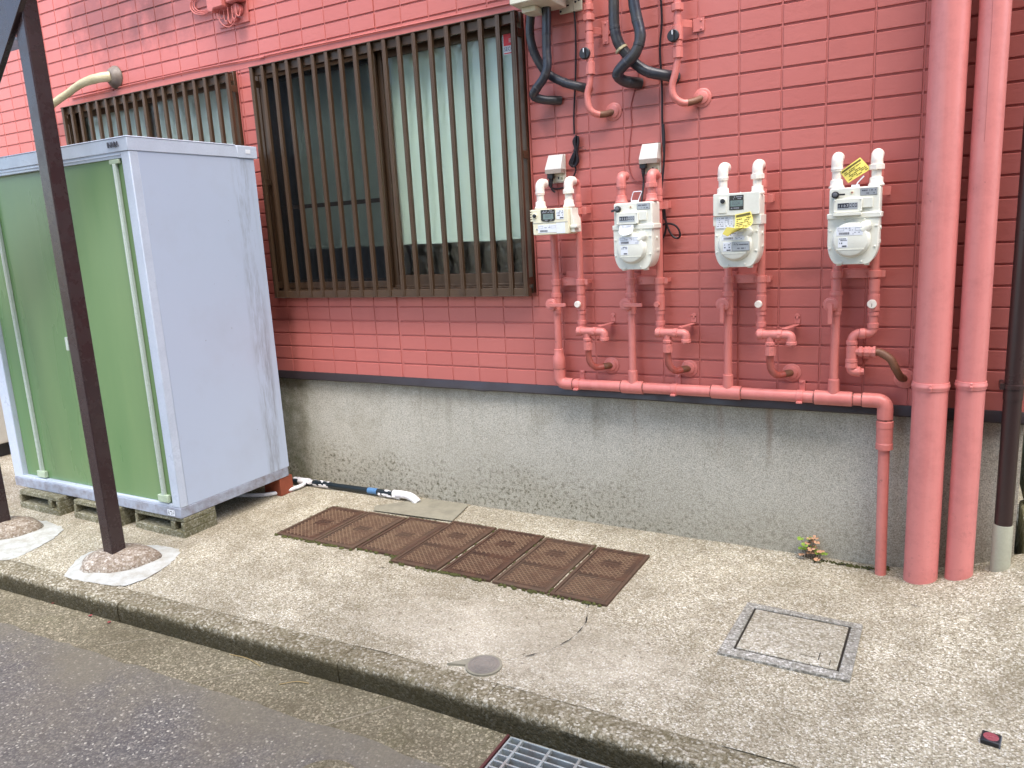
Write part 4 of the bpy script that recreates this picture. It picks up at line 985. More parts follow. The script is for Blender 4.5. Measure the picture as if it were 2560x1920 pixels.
def lines_on(mb, fn, rects, mi, lift=0.0012, nu=4):
    for u0, u1, v0, v1 in rects:
        for k in range(nu):
            a, b = u0 + (u1 - u0) * k / nu, u0 + (u1 - u0) * (k + 1) / nu; q = []
            for u, v in ((a, v0), (b, v0), (b, v1), (a, v1)):
                p = V(fn(u, v)); du = V(fn(min(u + 0.01, 1), v)) - V(fn(max(u - 0.01, 0), v)); dv = V(fn(u, min(v + 0.01, 1))) - V(fn(u, max(v - 0.01, 0)))
                nn = du.cross(dv).normalized()
                if nn.y > 0: nn = -nn
                q.append(tuple(p + nn * lift))
            mb.add(q, [(0, 1, 2, 3)], mi)
def textlines(seed, v0, v1, rows, u0=0.08, u1=0.92):
    rd = random.Random(seed); out = []
    for r in range(rows):
        v = v0 + (v1 - v0) * (r + 0.5) / rows; h = abs(v1 - v0) / rows * 0.22; u = u0
        while u < u1 - 0.04:
            l = rd.uniform(0.05, 0.22)
            if rd.random() < 0.72: out.append((u, min(u + l, u1), v - h, v + h))
            u += l + 0.025
    return out
c3 = lambda x, y: (1760 + x * 180 / 963, 380 + y * 180 / 963)
def curl(u, v):     # v: 0 top .. 1 tail; hangs from the cover and curls off to the left
    pth = [((520, 815), -0.206, 84), ((535, 900), -0.211, 96), ((530, 980), -0.222, 98), ((470, 1050), -0.236, 88), ((370, 1075), -0.246, 62), ((275, 1050), -0.247, 44)]
    f = v * (len(pth) - 1); i = min(int(f), len(pth) - 2); tt = f - i
    P = []
    for k in (i, i + 1):
        (x, y), Y, hw = pth[k]; P.append((aY(*c3(x, y), Y), hw))
    c = P[0][0].lerp(P[1][0], tt); hw = (P[0][1] * (1 - tt) + P[1][1] * tt) * 0.00034
    d = (P[1][0] - P[0][0]); d = V((d.x, 0, d.z)).normalized(); s = V((-d.z, 0, d.x))
    if s.x < 0: s = -s
    a = V((1, 0, 0.16)).normalized(); s = a.lerp(V((0.55, 0, 0.83)), sm(0.45, 1.0, v)).normalized()
    return c + s * ((u - 0.5) * 2 * hw)
tg = sheet(curl, 8, 24)
lines_on(tg, curl, [(0.06, 0.94, 0.03, 0.10), (0.04, 0.97, 0.66, 0.69)] + textlines(4, 0.14, 0.64, 8), 1)
single('paper_tag', tg, [M['yellow'], M['tagink']], 'curled yellow paper tag hanging from the digital meter reading 0224', 'tag', 'paper tags on the gas meters')
c4 = lambda x, y: (2040 + x * 200 / 1005, 360 + y * 200 / 1005)
K4 = [aY(*c4(300, 352), -0.150), aY(*c4(556, 168), -0.142), aY(*c4(692, 312), -0.142), aY(*c4(405, 492), -0.152)]
def card(u, v):
    p = K4[0].lerp(K4[1], u).lerp(K4[3].lerp(K4[2], u), v); return p + V((0, -0.006 * math.sin(PI * u), 0))
tg = sheet(card, 8, 6)
lines_on(tg, card, [(0.05, 0.95, 0.08, 0.19)] + textlines(9, 0.26, 0.92, 6), 1)
single('paper_tag', tg, [M['yellow'], M['tagink']], 'flat yellow card tilted between the white elbows of the meter reading 1107', 'tag', 'paper tags on the gas meters')
def wtag(u, v):
    hw = 0.030 * (1 if v < 0.55 else math.sqrt(max(0.0, 1 - ((v - 0.55) / 0.46) ** 2)) * 0.92 + 0.08)
    return V((0.392 + 0.012 + (u - 0.5) * 2 * hw - 0.006, -0.2035 - 0.022 * v * v - 0.002, 1.4115 - 0.040 * v))
tg = sheet(wtag, 8, 12); lines_on(tg, wtag, [(a, b, c, d) for a, b, c, d in textlines(13, 0.05, 0.5, 4, 0.2, 0.85)], 1, 0.0009)
single('paper_tag', tg, [M['label'], M['ink2']], 'round ended white paper tag below the counter of a pink elbow meter', 'tag', 'paper tags on the gas meters')

# ------------------------------------------------------------------ pipes and cords of the upper wall
f3 = lambda x, y: (1200 + x * 0.31646, y * 0.31646)
def pw(l): return [V((x, y, z)) for x, y, z in l]
def up_hose(name, label, pts, r, group='black insulated water pipes'):
    P = smooth(pts, 7); mb = MB(); mb.tube(P, [r * (1 + 0.05 * noise.noise(p * 40)) for p in P], 16)
    t = thing(name, label, 'water pipe', P[-1], group)
    part('lagging', mb, M['insul'], t)
    for k in range(6, len(P) - 4, 9):
        d = (P[k + 1] - P[k - 1]).normalized(); rg = MB(); rg.lathe(P[k] - d * 0.006, d, [(0, r * 0.98), (0.001, r * 1.045), (0.011, r * 1.045), (0.012, r * 0.98)], 16)
        part('tape_wrap', rg, M['insul'], t)
    return t
up_hose('insulated_pipe', 'black lagged pipe right of the window sloping behind its neighbour to the pink gas hose', [(-0.053, -0.085, 2.42), (-0.056, -0.085, 2.32), (-0.067, -0.08, 2.247), (-0.061, -0.075, 2.185), (-0.040, -0.065, 2.125), (-0.003, -0.05, 2.070), (0.070, -0.045, 2.026), (0.140, -0.035, 2.000), (0.165, 0.0, 1.992)], 0.0185)
up_hose('insulated_pipe', 'black lagged pipe nearest the window, hooking left then into the wall', [(0.030, -0.10, 2.42), (0.027, -0.10, 2.336), (0.022, -0.10, 2.232), (0.019, -0.10, 2.157), (0.021, -0.105, 2.090), (0.002, -0.105, 2.046), (-0.036, -0.10, 2.010), (-0.060, -0.085, 1.985), (-0.034, -0.055, 1.968), (0.030, 0.0, 1.962)], 0.0190)
hb = up_hose('insulated_pipe', 'thick black lagged pipe with a metal ring, ending right under the black knob pipe', [(0.318, -0.085, 2.42), (0.321, -0.085, 2.303), (0.321, -0.085, 2.207), (0.333, -0.08, 2.143), (0.362, -0.07, 2.096), (0.405, -0.055, 2.045), (0.455, -0.05, 2.013), (0.525, -0.035, 1.992), (0.552, 0.0, 1.985)], 0.0215)
rg = MB(); d = V((0.035, 0.008, -0.06)).normalized(); rg.lathe((0.343, -0.078, 2.118), d, [(0, 0.022), (0.001, 0.027), (0.011, 0.027), (0.012, 0.022)], 10); part('metal_ring', rg, M['tape'], hb)
up_hose('insulated_pipe', 'thick black lagged pipe bowing right then hooking left above the thin red wire', [(0.408, -0.10, 2.42), (0.410, -0.10, 2.287), (0.422, -0.10, 2.215), (0.437, -0.105, 2.141), (0.414, -0.11, 2.080), (0.362, -0.11, 2.041), (0.335, -0.10, 2.014), (0.350, -0.06, 1.992), (0.398, 0.0, 1.984)], 0.0220)

def gas_tail(label, x, pts, nuts, knob, fl, br):
    t = thing('gas_tail_pipe', label, 'gas pipe', (x, -0.07, 1.86), 'pink gas pipes with black knobs')
    p = MB(); 
    for z0, z1, r, n in nuts: p.lathe((x if z0 < 9 else x, -0.07, z0), (0, 0, 1), [(0, r - 0.003), (0.001, r), (z1 - z0 - 0.001, r), (z1 - z0, r - 0.003)], n)
    p.tube([(x, -0.07, nuts[0][0]), (x, -0.07, 2.5)], 0.0145, 16)
    part('pipe', p, M['pipe'], t, bevel=0.0006)
    P = smooth(pts, 7); h = MB(); k = len(P); h.tube(P, [0.0135 + (0.0008 if j % 2 and 6 < j < k - 10 else 0) for j in range(k)], 14); part('hose', h, M['pipe'], t)
    h2 = MB(); h2.tube(P[-12:], 0.0139, 14); part('bare_hose_end', h2, M['oldhose'], t)
    f = MB(); flange(f, *fl); part('wall_flange', f, M['pipe'], t)
    kx, kz = knob; kn = MB(); kn.lathe((kx, -0.072, kz), (0, -1, 0), [(0, 0.011), (0.012, 0.011), (0.0125, 0.0235), (0.024, 0.0235), (0.026, 0.021)], 22, 0)
    kn.obox((kx, -0.101, kz), (0.0055, 0, 0.0), (0, 0.005, 0), (0.0, 0, 0.020), 0); kn.box(kx - 0.0018, kx + 0.0022, -0.1068, -0.106, kz + 0.002, kz + 0.018, 1)
    part('valve_knob', kn, [M['black'], M['label']], t, bevel=0.0008)
    b = MB(); x0, x1, z0, z1 = br; b.box(x0, x1, -0.006, -0.001, z0, z1); b.obox(((x + x0) / 2, -0.045, (z0 + z1) / 2 + 0.005), ((x0 - x) / 2, 0.03, 0), (0, 0.002, 0), (0, 0, 0.014))
    for zz in (z0 + 0.01, z1 - 0.01): b.lathe((x1 - 0.012, -0.006, zz), (0, -1, 0), [(0, 0.005), (0.003, 0.004)], 10)
    part('wall_bracket', b, M['pipe'], t, bevel=0.0008)
gas_tail('pink gas pipe with a black knob, the one nearer the big window', 0.204, [(0.204, -0.07, 2.050), (0.198, -0.07, 2.0), (0.186, -0.07, 1.956), (0.192, -0.068, 1.904), (0.215, -0.055, 1.880), (0.245, -0.035, 1.876), (0.275, 0.0, 1.886)],
         [(2.035, 2.085, 0.0205, 8), (2.085, 2.100, 0.0165, 20), (2.10, 2.155, 0.0185, 8), (2.155, 2.20, 0.017, 20), (2.205, 2.240, 0.0165, 20), (2.245, 2.27, 0.0245, 8), (2.285, 2.31, 0.021, 8)], (0.190, 2.118), (0.275, 1.886), (0.235, 0.262, 2.16, 2.25))
gas_tail('pink gas pipe with a black knob, the one farther from the big window', 0.578, [(0.578, -0.07, 2.048), (0.566, -0.07, 1.99), (0.553, -0.07, 1.943), (0.560, -0.068, 1.903), (0.590, -0.055, 1.878), (0.625, -0.035, 1.880), (0.655, 0.0, 1.895)],
         [(2.045, 2.085, 0.0205, 8), (2.087, 2.11, 0.0185, 8), (2.11, 2.165, 0.0205, 20), (2.165, 2.20, 0.016, 20), (2.218, 2.245, 0.0245, 8)], (0.567, 2.126), (0.655, 1.895), (0.620, 0.665, 2.145, 2.195))

# water heater underside
wh = thing('water_heater', 'cream metal water heater whose underside peeps in above the black pipes', 'water heater', (0.02, -0.12, 2.31))
b = MB(); b.box(-0.075, 0.088, -0.235, -0.035, 2.322, 2.42); b.box(-0.12, 0.18, -0.26, -0.02, 2.421, 3.0); part('casing', b, M['heater'], wh, bevel=0.003)
b = MB(); b.box(-0.055, 0.010, -0.17, -0.08, 2.300, 2.3215); part('drain_tray', b, M['heater'], wh, bevel=0.003)
b = MB(); b.box(0.045, 0.150, -0.016, -0.004, 2.308, 2.42); part('mounting_plate', b, M['heater'], wh, bevel=0.004)
b = MB()
for x, z in ((0.062, 2.332), (0.122, 2.345), (0.138, 2.350), (0.062, 2.352), (0.052, 2.318)): b.lathe((x, -0.0158, z), (0, -1, 0), [(0, 0.005), (0.001, 0.0048)], 12)
b.box(0.080, 0.092, -0.0172, -0.0158, 2.334, 2.340); part('plate_holes', b, M['black'], wh)

def cord(name, label, pts, r, mat, cat='cable', n=8, group=None, res=7):
    P = smooth(pts, res); mb = MB(); mb.tube(P, r, n); return single(name, mb, mat, label, cat, group)
f1 = lambda x, y: (1300 + x * 0.27125, 180 + y * 0.27125)
def PL(fn, l, Y): return [aY(*fn(x, y), Y) for x, y in l]
c1 = PL(f3, [(722, -120), (735, 0), (752, 180), (757, 330), (755, 600), (742, 900), (745, 1060)], -0.012)
cb = thing('hanging_cable', 'black power cord dropping to a tied bundle above the small ivory meter', 'power cable', c1[-1], 'black power cords')
mb = MB(); mb.tube(smooth(c1, 7), 0.0042, 8)
tail = PL(f1, [(505, 860), (515, 900), (500, 950), (470, 1010), (440, 1050), (380, 1072), (320, 1078), (280, 1060), (262, 1010)], -0.014)
mb.tube(smooth(tail, 6), 0.004, 8); part('cable', mb, M['cord'], cb)
mb = MB()
for k in range(4):
    o = k * 9 - 14; L = PL(f1, [(520, 585), (505 + o, 640), (512 + o * 0.3, 715), (495 + o * 1.4, 790), (478 + o * 1.6, 845), (500 + o * 0.5, 872), (528 + o, 820), (520 + o * 0.6, 740), (535 + o * 0.5, 650), (535, 590)], -0.014 - 0.006 * (k % 3)); mb.tube(smooth(L, 5), 0.0042, 8)
part('bundle', mb, M['cord'], cb)
mb = MB(); p = aY(*f1(515, 718), -0.02); mb.lathe(p + V((0, 0, -0.004)), (0, 0, 1), [(0, 0.0125), (0.006, 0.0125)], 10); mb.tube(smooth(PL(f1, [(515, 718), (560, 708), (612, 715)], -0.02), 4), 0.0012, 6); mb.tube(smooth(PL(f1, [(515, 718), (545, 700), (590, 688)], -0.02), 4), 0.0012, 6)
part('twist_tie', mb, M['cord'], cb)
c2 = PL(f3, [(1425, -120), (1430, 0), (1437, 180), (1422, 380), (1438, 700), (1440, 950), (1452, 1200)], -0.014) + PL(f1, [(1322, 480), (1330, 650), (1325, 850), (1308, 1020), (1287, 1150), (1298, 1260), (1335, 1350), (1365, 1440), (1405, 1510), (1450, 1532), (1475, 1505), (1462, 1450), (1425, 1412), (1370, 1397), (1312, 1408)], -0.022) 
cb = thing('hanging_cable', 'long black power cord ending in a loop beside the pink elbow meter', 'power cable', c2[-1], 'black power cords')
mb = MB(); mb.tube(smooth(c2, 6), 0.0045, 8)
mb.tube(smooth(PL(f1, [(1318, 1235), (1335, 1300), (1345, 1400), (1340, 1470), (1318, 1525), (1285, 1550)], -0.016), 6), 0.0045, 8); part('cable', mb, M['cord'], cb)
mb = MB(); q0, q1 = aY(*f1(1325, 1240), -0.02), aY(*f1(1330, 1360), -0.02); mb.tube([q0, q0.lerp(q1, 0.5), q1], [0.006, 0.0075, 0.006], 8); part('slack_fold', mb, M['cord'], cb)
cord('control_wire', 'thin red brown wire wandering down the tiles to the pink elbow meter', PL(f1, [(1095, -40), (1085, 100), (1050, 190), (1022, 330), (1030, 480), (1010, 680), (1005, 850), (1030, 960), (1075, 1010), (1140, 1018)], -0.004), 0.0017, M['wire'], 'wire', 6)
cord('wall_cable', 'thin pink painted cable clipped along the wall above both windows', [(-3.47, -0.007, 2.407), (-2.9, -0.007, 2.412), (-2.22, -0.007, 2.413), (-1.74, -0.008, 2.402), (-1.73, -0.007, 2.406), (-1.2, -0.007, 2.404), (-0.645, -0.007, 2.400), (-0.194, -0.007, 2.397)], 0.0038, M['siding'], 'cable', 8)

def outlet(loc, label):
    x, y, z = loc; t = thing('outdoor_socket', label, 'power socket', loc, 'outdoor power sockets')
    b = MB(); b.box(x - 0.036, x + 0.040, -0.012, -0.001, z, z + 0.122); part('base', b, M['outlet'], t, bevel=0.003)
    h = MB()      # sloping hood: open below
    pr = [(-0.012, 0.121), (-0.026, 0.121), (-0.060, 0.062), (-0.060, 0.058)]
    o = len(h.v)
    for sx in (-0.037, 0.041):
        for yy, zz in pr: h.v.append((x + sx * (0.90 if zz > 0.1 else 1.0), yy, z + zz))
        h.v.append((x + sx, -0.012, z + 0.058))
    for j in range(3): h.f.append((o + j, o + j + 1, o + 6 + j, o + 5 + j)); h.m.append(0)
    h.f.append((o, o + 4, o + 3, o + 2, o + 1)); h.m.append(0); h.f.append((o + 5, o + 6, o + 7, o + 8, o + 9)); h.m.append(0)
    part('hood', h, M['outlet'], t, sharp=50)
    s = MB(); s.box(x - 0.037, x + 0.041, -0.060, -0.0585, z + 0.040, z + 0.058); s.box(x + 0.0395, x + 0.041, -0.0585, -0.013, z + 0.040, z + 0.058); s.box(x - 0.037, x - 0.0355, -0.0585, -0.013, z + 0.040, z + 0.058)
    part('smoked_skirt', s, M['smoke'], t)
    f = MB(); f.prism(rrect(x - 0.026, x + 0.036, z + 0.006, z + 0.052, 0.006), -0.012, -0.019, 0); f.box(x + 0.006, x + 0.012, -0.0196, -0.019, z + 0.016, z + 0.026, 1); f.lathe((x + 0.026, -0.019, z + 0.018), (0, -1, 0), [(0, 0.006), (0.002, 0.005)], 12, 2)
    part('socket_face', f, [M['heater'], M['black'], M['tape']], t)
    sc = MB(); sc.lathe((x + 0.004, -0.0275, z + 0.113), (0, -1, 0.35), [(0, 0.0042), (0.002, 0.004)], 12); part('screw', sc, M['black'], t)
    return t
o1 = outlet((0.003, 0.0, 1.612), 'white hooded outdoor socket above the small ivory meter')
o2 = copy_tree(o1, V((0.441, 0.0, 1.617)), 'white hooded outdoor socket above the pink elbow meter')
def plug(p, end, label):
    t = thing('power_plug', label, 'power plug', p, 'black power plugs')
    mb = MB(); p = V(p); mb.box(p.x - 0.013, p.x + 0.013, p.y - 0.012, p.y + 0.012, p.z - 0.002, p.z + 0.020)
    mb.lathe(p, (0, 0, -1), [(0, 0.011), (0.010, 0.0085), (0.012, 0.0095), (0.018, 0.0075), (0.020, 0.0085), (0.028, 0.0062), (0.036, 0.0055)], 12); part('plug_body', mb, M['black'], t, bevel=0.001)
    mb = MB(); mb.tube(smooth([p + V((0, 0, -0.034))] + [V(e) for e in end], 6), 0.0046, 8); part('lead', mb, M['cord'], t)
plug((-0.018, -0.036, 1.634), [(-0.016, -0.034, 1.585), (-0.004, -0.028, 1.572)], 'black plug hanging in the socket above the small ivory meter')
plug((0.414, -0.036, 1.642), [(0.415, -0.038, 1.58), (0.414, -0.055, 1.53), (0.414, -0.075, 1.48)], 'black plug whose straight lead drops behind the pink elbow meter')

# left wall: terminal box, cable coil and taped vent hose
tb = thing('terminal_box', 'pink painted cable terminal box with dangling wire loops', 'terminal box', (-1.9, -0.03, 2.58))
b = MB(); b.box(-2.03, -1.80, -0.010, -0.001, 2.595, 3.0); part('back_plate', b, M['siding'], tb, bevel=0.002)
b = MB(); b.prism([(-2.025, 3.0), (-2.025, 2.668), (-1.992, 2.658), (-1.975, 2.676), (-1.905, 2.676), (-1.905, 3.0)], -0.0105, -0.085); part('terminal_cover', b, M['siding'], tb, bevel=0.004)
b = MB(); b.prism([(-1.895, 3.0), (-1.895, 2.690), (-1.80, 2.694), (-1.80, 3.0)], -0.0105, -0.070); part('side_cover', b, M['siding'], tb, bevel=0.006)
b = MB()
for k in range(6):
    x = -2.0 + 0.032 * k; z = 2.675; dz = random.uniform(0.03, 0.075)
    b.tube(smooth([(x, -0.05, z), (x + 0.004, -0.055, z - dz), (x + 0.018, -0.05, z - dz - 0.008), (x + 0.022, -0.04, z - dz * 0.4)], 5), 0.0028, 6)
b.tube(smooth([(-1.98, -0.06, 2.66), (-1.95, -0.065, 2.60), (-1.90, -0.06, 2.572), (-1.86, -0.05, 2.60), (-1.835, -0.04, 2.68)], 6), 0.0022, 6)
part('wire_loops', b, M['siding'], tb)
b = MB(); b.box(-1.995, -1.94, -0.028, -0.0105, 2.600, 2.622); b.box(-1.925, -1.87, -0.03, -0.0105, 2.606, 2.624); b.lathe((-1.855, -0.012, 2.66), (0, -1, 0), [(0, 0.03), (0.03, 0.028), (0.034, 0.02)], 18); part('terminal_strip', b, M['siding'], tb, bevel=0.002)
mb = MB()
for k in range(3):
    r = 0.075 + 0.012 * k; mb.tube([(-2.13 + r * math.cos(a) * 1.05, -0.008 - 0.004 * k, 2.745 + r * 0.55 * math.sin(a) - 0.002 * k) for a in [2 * PI * j / 32 for j in range(33)]], 0.0032, 6, cap=False)
single('cable_coil', mb, M['siding'], 'loops of pink painted cable hung left of the terminal box', 'cable')
vt = thing('vent_hose', 'yellowed taped hose leaving a sooty round cap on the upper left wall', 'vent hose', (-3.0, 0, 2.40))
b = MB(); b.lathe((-3.0, 0.0, 2.474), (0, -1, 0), [(0, 0.068), (0.008, 0.068), (0.03, 0.052), (0.045, 0.036), (0.046, 0.030)], 28); part('wall_cap', b, M['cap'], vt)
b = MB(); P = smooth([(-3.0, -0.035, 2.474), (-3.035, -0.075, 2.468), (-3.12, -0.092, 2.462), (-3.21, -0.09, 2.455), (-3.30, -0.085, 2.440), (-3.38, -0.085, 2.418), (-3.48, -0.09, 2.392), (-3.60, -0.09, 2.352), (-3.70, -0.08, 2.28), (-3.73, -0.08, 2.0), (-3.73, -0.08, 1.2)], 8)
b.tube(P, [0.030 * (1 - 0.30 * min(1, i / 36)) * (1 + 0.10 * noise.noise(p * 18)) for i, p in enumerate(P)], 16); part('hose', b, M['tape'], vt)

# ------------------------------------------------------------------ downpipes
def downpipe(x, y, r, label, zc):
    t = thing('downpipe', label, 'downpipe', (x, y, g(x, y)), 'pink downpipes')
    p = MB(); p.tube([(x, y, g(x, y) - 0.02), (x, y, 1.2), (x, y, 2.4), (x, y, 5.2)], r, 40); part('pipe', p, M['bigpipe'], t)
    c = MB(); c.lathe((x, y, zc - 0.014), (0, 0, 1), [(0, r), (0.0005, r + 0.003), (0.006, r + 0.0032), (0.011, r + 0.0055), (0.017, r + 0.0055), (0.022, r + 0.0032), (0.0275, r + 0.003), (0.028, r)], 40)
    c.box(x - 0.02, x + 0.02, y + r, -0.001, zc - 0.01, zc + 0.01); cl = part('clamp', c, M['bigpipe'], t)
    b = MB(); b.box(x - 0.005, x + 0.005, y - r - 0.010, y - r - 0.0055, zc - 0.013, zc + 0.014); b.lathe((x, y - r - 0.009, zc), (0, -1, 0), [(0, 0.0045), (0.004, 0.004)], 10); part('clamp_bolt', b, M['bigpipe'], cl, bevel=0.001)
downpipe(1.5135, -0.078, 0.0585, 'thick salmon pink downpipe, wider of the pair by the house corner', 0.778)
downpipe(1.640, -0.070, 0.0465, 'slimmer salmon pink downpipe with a fine vertical crack in its paint', 0.786)
cr_ = MB(); cr_.tube([(1.640 + 0.0465 * math.sin(-0.18 + 0.10 * noise.noise(V((z * 5, 0, 0)))), -0.070 - 0.0466 * math.cos(-0.18 + 0.10 * noise.noise(V((z * 5, 0, 0)))), z) for z in [1.62 + 0.02 * q for q in range(60)]], 0.0006, 6)
part('paint_crack', cr_, M['hose'], bpy.data.objects['downpipe.001'])
t = thing('brown_downpipe', 'dark brown rain pipe at the house corner standing in a grey socket', 'downpipe', (1.770, -0.055, 0.08))
p = MB(); p.tube([(1.770, -0.055, 0.25), (1.770, -0.055, 1.5), (1.770, -0.055, 5.2)], 0.0290, 28); part('pipe', p, M['brownpipe'], t)
p = MB(); p.lathe((1.770, -0.055, 0.735), (0, 0, 1), [(0, 0.0292), (0.0005, 0.0312), (0.055, 0.0312), (0.056, 0.0295)], 28); part('sleeve', p, M['brownpipe'], t)
p = MB(); p.lathe((1.770, -0.055, 0.775), (0, 0, 1), [(0, 0.031), (0.001, 0.034), (0.015, 0.034), (0.016, 0.031)], 28); p.box(1.728, 1.742, -0.075, -0.0005, 0.772, 0.794); part('clamp', p, M['brownpipe'], t)
p = MB(); p.lathe((1.770, -0.055, 0.04), (0, 0, 1), [(0, 0.0320), (0.225, 0.0320), (0.228, 0.031), (0.228, 0.0292)], 30); part('grey_socket', p, M['greypipe'], t)

# ------------------------------------------------------------------ storage shed
SX0, SX1, SY0, SY1, SZ0, SZ1 = -3.172, -1.698, -0.912, -0.182, 0.104, 1.922
sh = thing('storage_shed', 'pale lavender steel storage shed with green sliding doors', 'storage shed', (-2.43, -0.55, 0.10))
b = MB(); b.box(SX1 - 0.012, SX1, SY0 + 0.045, SY1, 0.157, 1.862); part('side_panel', b, M['shed'], sh, bevel=0.002)
b = MB(); b.box(SX0, SX0 + 0.012, SY0 + 0.045, SY1, 0.157, 1.862); part('side_panel', b, M['shed'], sh, bevel=0.002)
b = MB(); b.box(SX0 + 0.012, SX1 - 0.012, SY1 - 0.012, SY1 - 0.001, 0.157, 1.862); part('back_panel', b, M['shed'], sh)
b = MB(); b.box(SX1 - 0.058, SX1 + 0.0015, SY0, SY0 + 0.046, 0.157, 1.862); part('corner_post', b, M['shedtrim'], sh, bevel=0.004)
b = MB(); b.box(SX0 - 0.0015, SX0 + 0.092, SY0, SY0 + 0.046, 0.157, 1.862); part('corner_post', b, M['shedtrim'], sh, bevel=0.004)
b = MB(); b.box(SX0 - 0.004, SX1 + 0.004, SY0 - 0.004, SY1 + 0.0, 1.862, 1.921); b.box(SX0 - 0.006, SX1 + 0.006, SY0 - 0.006, SY1 - 0.118, 1.9212, 1.927)
b.box(SX0 - 0.006, SX1 + 0.0065, SY1 - 0.110, SY1 + 0.022, 1.861, 1.924)
rf = part('roof', b, M['shedtrim'], sh, bevel=0.004)
b = MB(); b.box(SX1 + 0.0066, SX1 + 0.008, SY1 - 0.055, SY1 - 0.025, 1.885, 1.905); part('vent_tab', b, M['label'], rf)
b = MB(); b.text('INABA', (-1.792, SY0 - 0.0055, 1.894), 0.036, depth=0.004, sx=0.78); part('emblem', b, M['chrome'], sh, label='small chrome letters')
b = MB(); b.box(SX0 + 0.09, SX1 - 0.058, SY0 + 0.002, SY0 + 0.046, 1.835, 1.862); b.box(SX0 + 0.09, SX1 - 0.058, SY0 - 0.002, SY0 + 0.01, 1.8475, 1.8535); part('door_track', b, M['shedtrim'], sh, bevel=0.001)
b = MB(); b.box(SX0 - 0.001, SX1 + 0.001, SY0 - 0.003, SY1 - 0.01, SZ0, 0.1565); bs = part('base_frame', b, M['shedbase'], sh, bevel=0.003)
b = MB(); b.box(SX0 + 0.06, SX1 - 0.058, SY0 - 0.001, SY0 + 0.034, 0.157, 0.172); part('sill', b, M['shedtrim'], sh, bevel=0.002)
b = MB(); b.box(SX1 - 0.10, SX1 - 0.045, SY0 - 0.0045, SY0 - 0.0035, 0.112, 0.142, 0); marks(b, SX1 - 0.095, SX1 - 0.05, 0.116, 0.138, SY0 - 0.0045, 3, 1, 91); part('base_label', b, [M['label'], M['ink']], bs)
def door(x0, x1, y, rails, edge):
    d = MB(); d.box(x0, x1, y, y + 0.014, 0.172, 1.846); dd = part('door', d, M['door'], sh, bevel=0.003)
    for rx in rails:
        r = MB(); r.box(rx - 0.010, rx + 0.010, y - 0.018, y - 0.0005, 0.215, 1.812); r.box(rx - 0.003, rx + 0.004, y - 0.0215, y - 0.018, 0.215, 1.81); part('handle_rail', r, M['rail'], dd, bevel=0.002)
        r = MB(); r.box(rx - 0.038, rx + 0.038, y - 0.022, y - 0.0005, 0.178, 0.216); part('rail_foot', r, M['railfoot'], dd, bevel=0.003)
        r = MB(); r.box(rx - 0.036, rx + 0.036, y - 0.014, y - 0.0005, 1.812, 1.832); part('rail_head', r, M['railfoot'], dd, bevel=0.003)
        r = MB(); o = len(r.v)
        r.prism([(rx - 0.036, 0.22), (rx - 0.014, 0.22), (rx - 0.014, 1.80), (rx - 0.036, 1.80)], y - 0.0005, y - 0.007, inset=0.004, dy=0.004); part('door_rib', r, M['door'], dd)
    return dd
door(-2.430, SX1 - 0.060, SY0 + 0.012, [-1.812], True)
d0 = door(SX0 + 0.092, -2.40, SY0 + 0.028, [-2.905], False)
r = MB(); r.prism(rrect(-2.455, -2.434, 0.925, 0.995, 0.004), SY0 + 0.0275, SY0 + 0.010); part('handle', r, M['rail'], d0, bevel=0.001)

# blocks and brick under the shed
def block(x, y, lab, first=[]):
    if first: return copy_tree(first[0], V((x, y, 0.0)), lab)
    t = thing('concrete_block', lab, 'concrete block', (x, y, 0.0), 'concrete blocks under the shed')
    b = MB(); x0, x1, y0, y1 = x - 0.195, x + 0.195, y - 0.10, y + 0.10
    b.box(x0, x1, y0, y1, -0.01, 0.034); b.box(x0, x1, y0 + 0.008, y1 - 0.002, 0.078, 0.1025)
    for a, c in ((x0, x0 + 0.02), (x + 0.09, x + 0.125), (x1 - 0.025, x1)): b.box(a, c, y0 + 0.004, y1, 0.034, 0.078)
    part('shell', b, M['block'], t, bevel=0.004)
    b = MB(); b.box(x0 + 0.021, x + 0.089, y1 - 0.03, y1 - 0.004, 0.035, 0.077); b.box(x + 0.126, x1 - 0.026, y1 - 0.03, y1 - 0.004, 0.035, 0.077)
    part('cavity', b, M['dark'], t)
    first.append(t); return t
block(-1.890, -0.812, 'concrete block under the shed corner nearest the rusty lids')
block(-2.366, -0.85, 'concrete block under the shed half hidden behind the brown post')
block(-2.865, -0.868, 'concrete block under the far left corner of the shed')
b = MB(); b.box(-1.83, -1.700, -0.262, -0.165, 0.0, 0.103); single('red_brick', b, M['brick'], 'red brick under the back corner of the shed', 'brick', bevel=0.003)
b = MB(); b.box(-3.15, -1.76, -0.86, -0.2, 0.099, 0.1035)
# (the shed floor pan closes its underside)
part('floor_pan', b, M['shedbase'], sh)

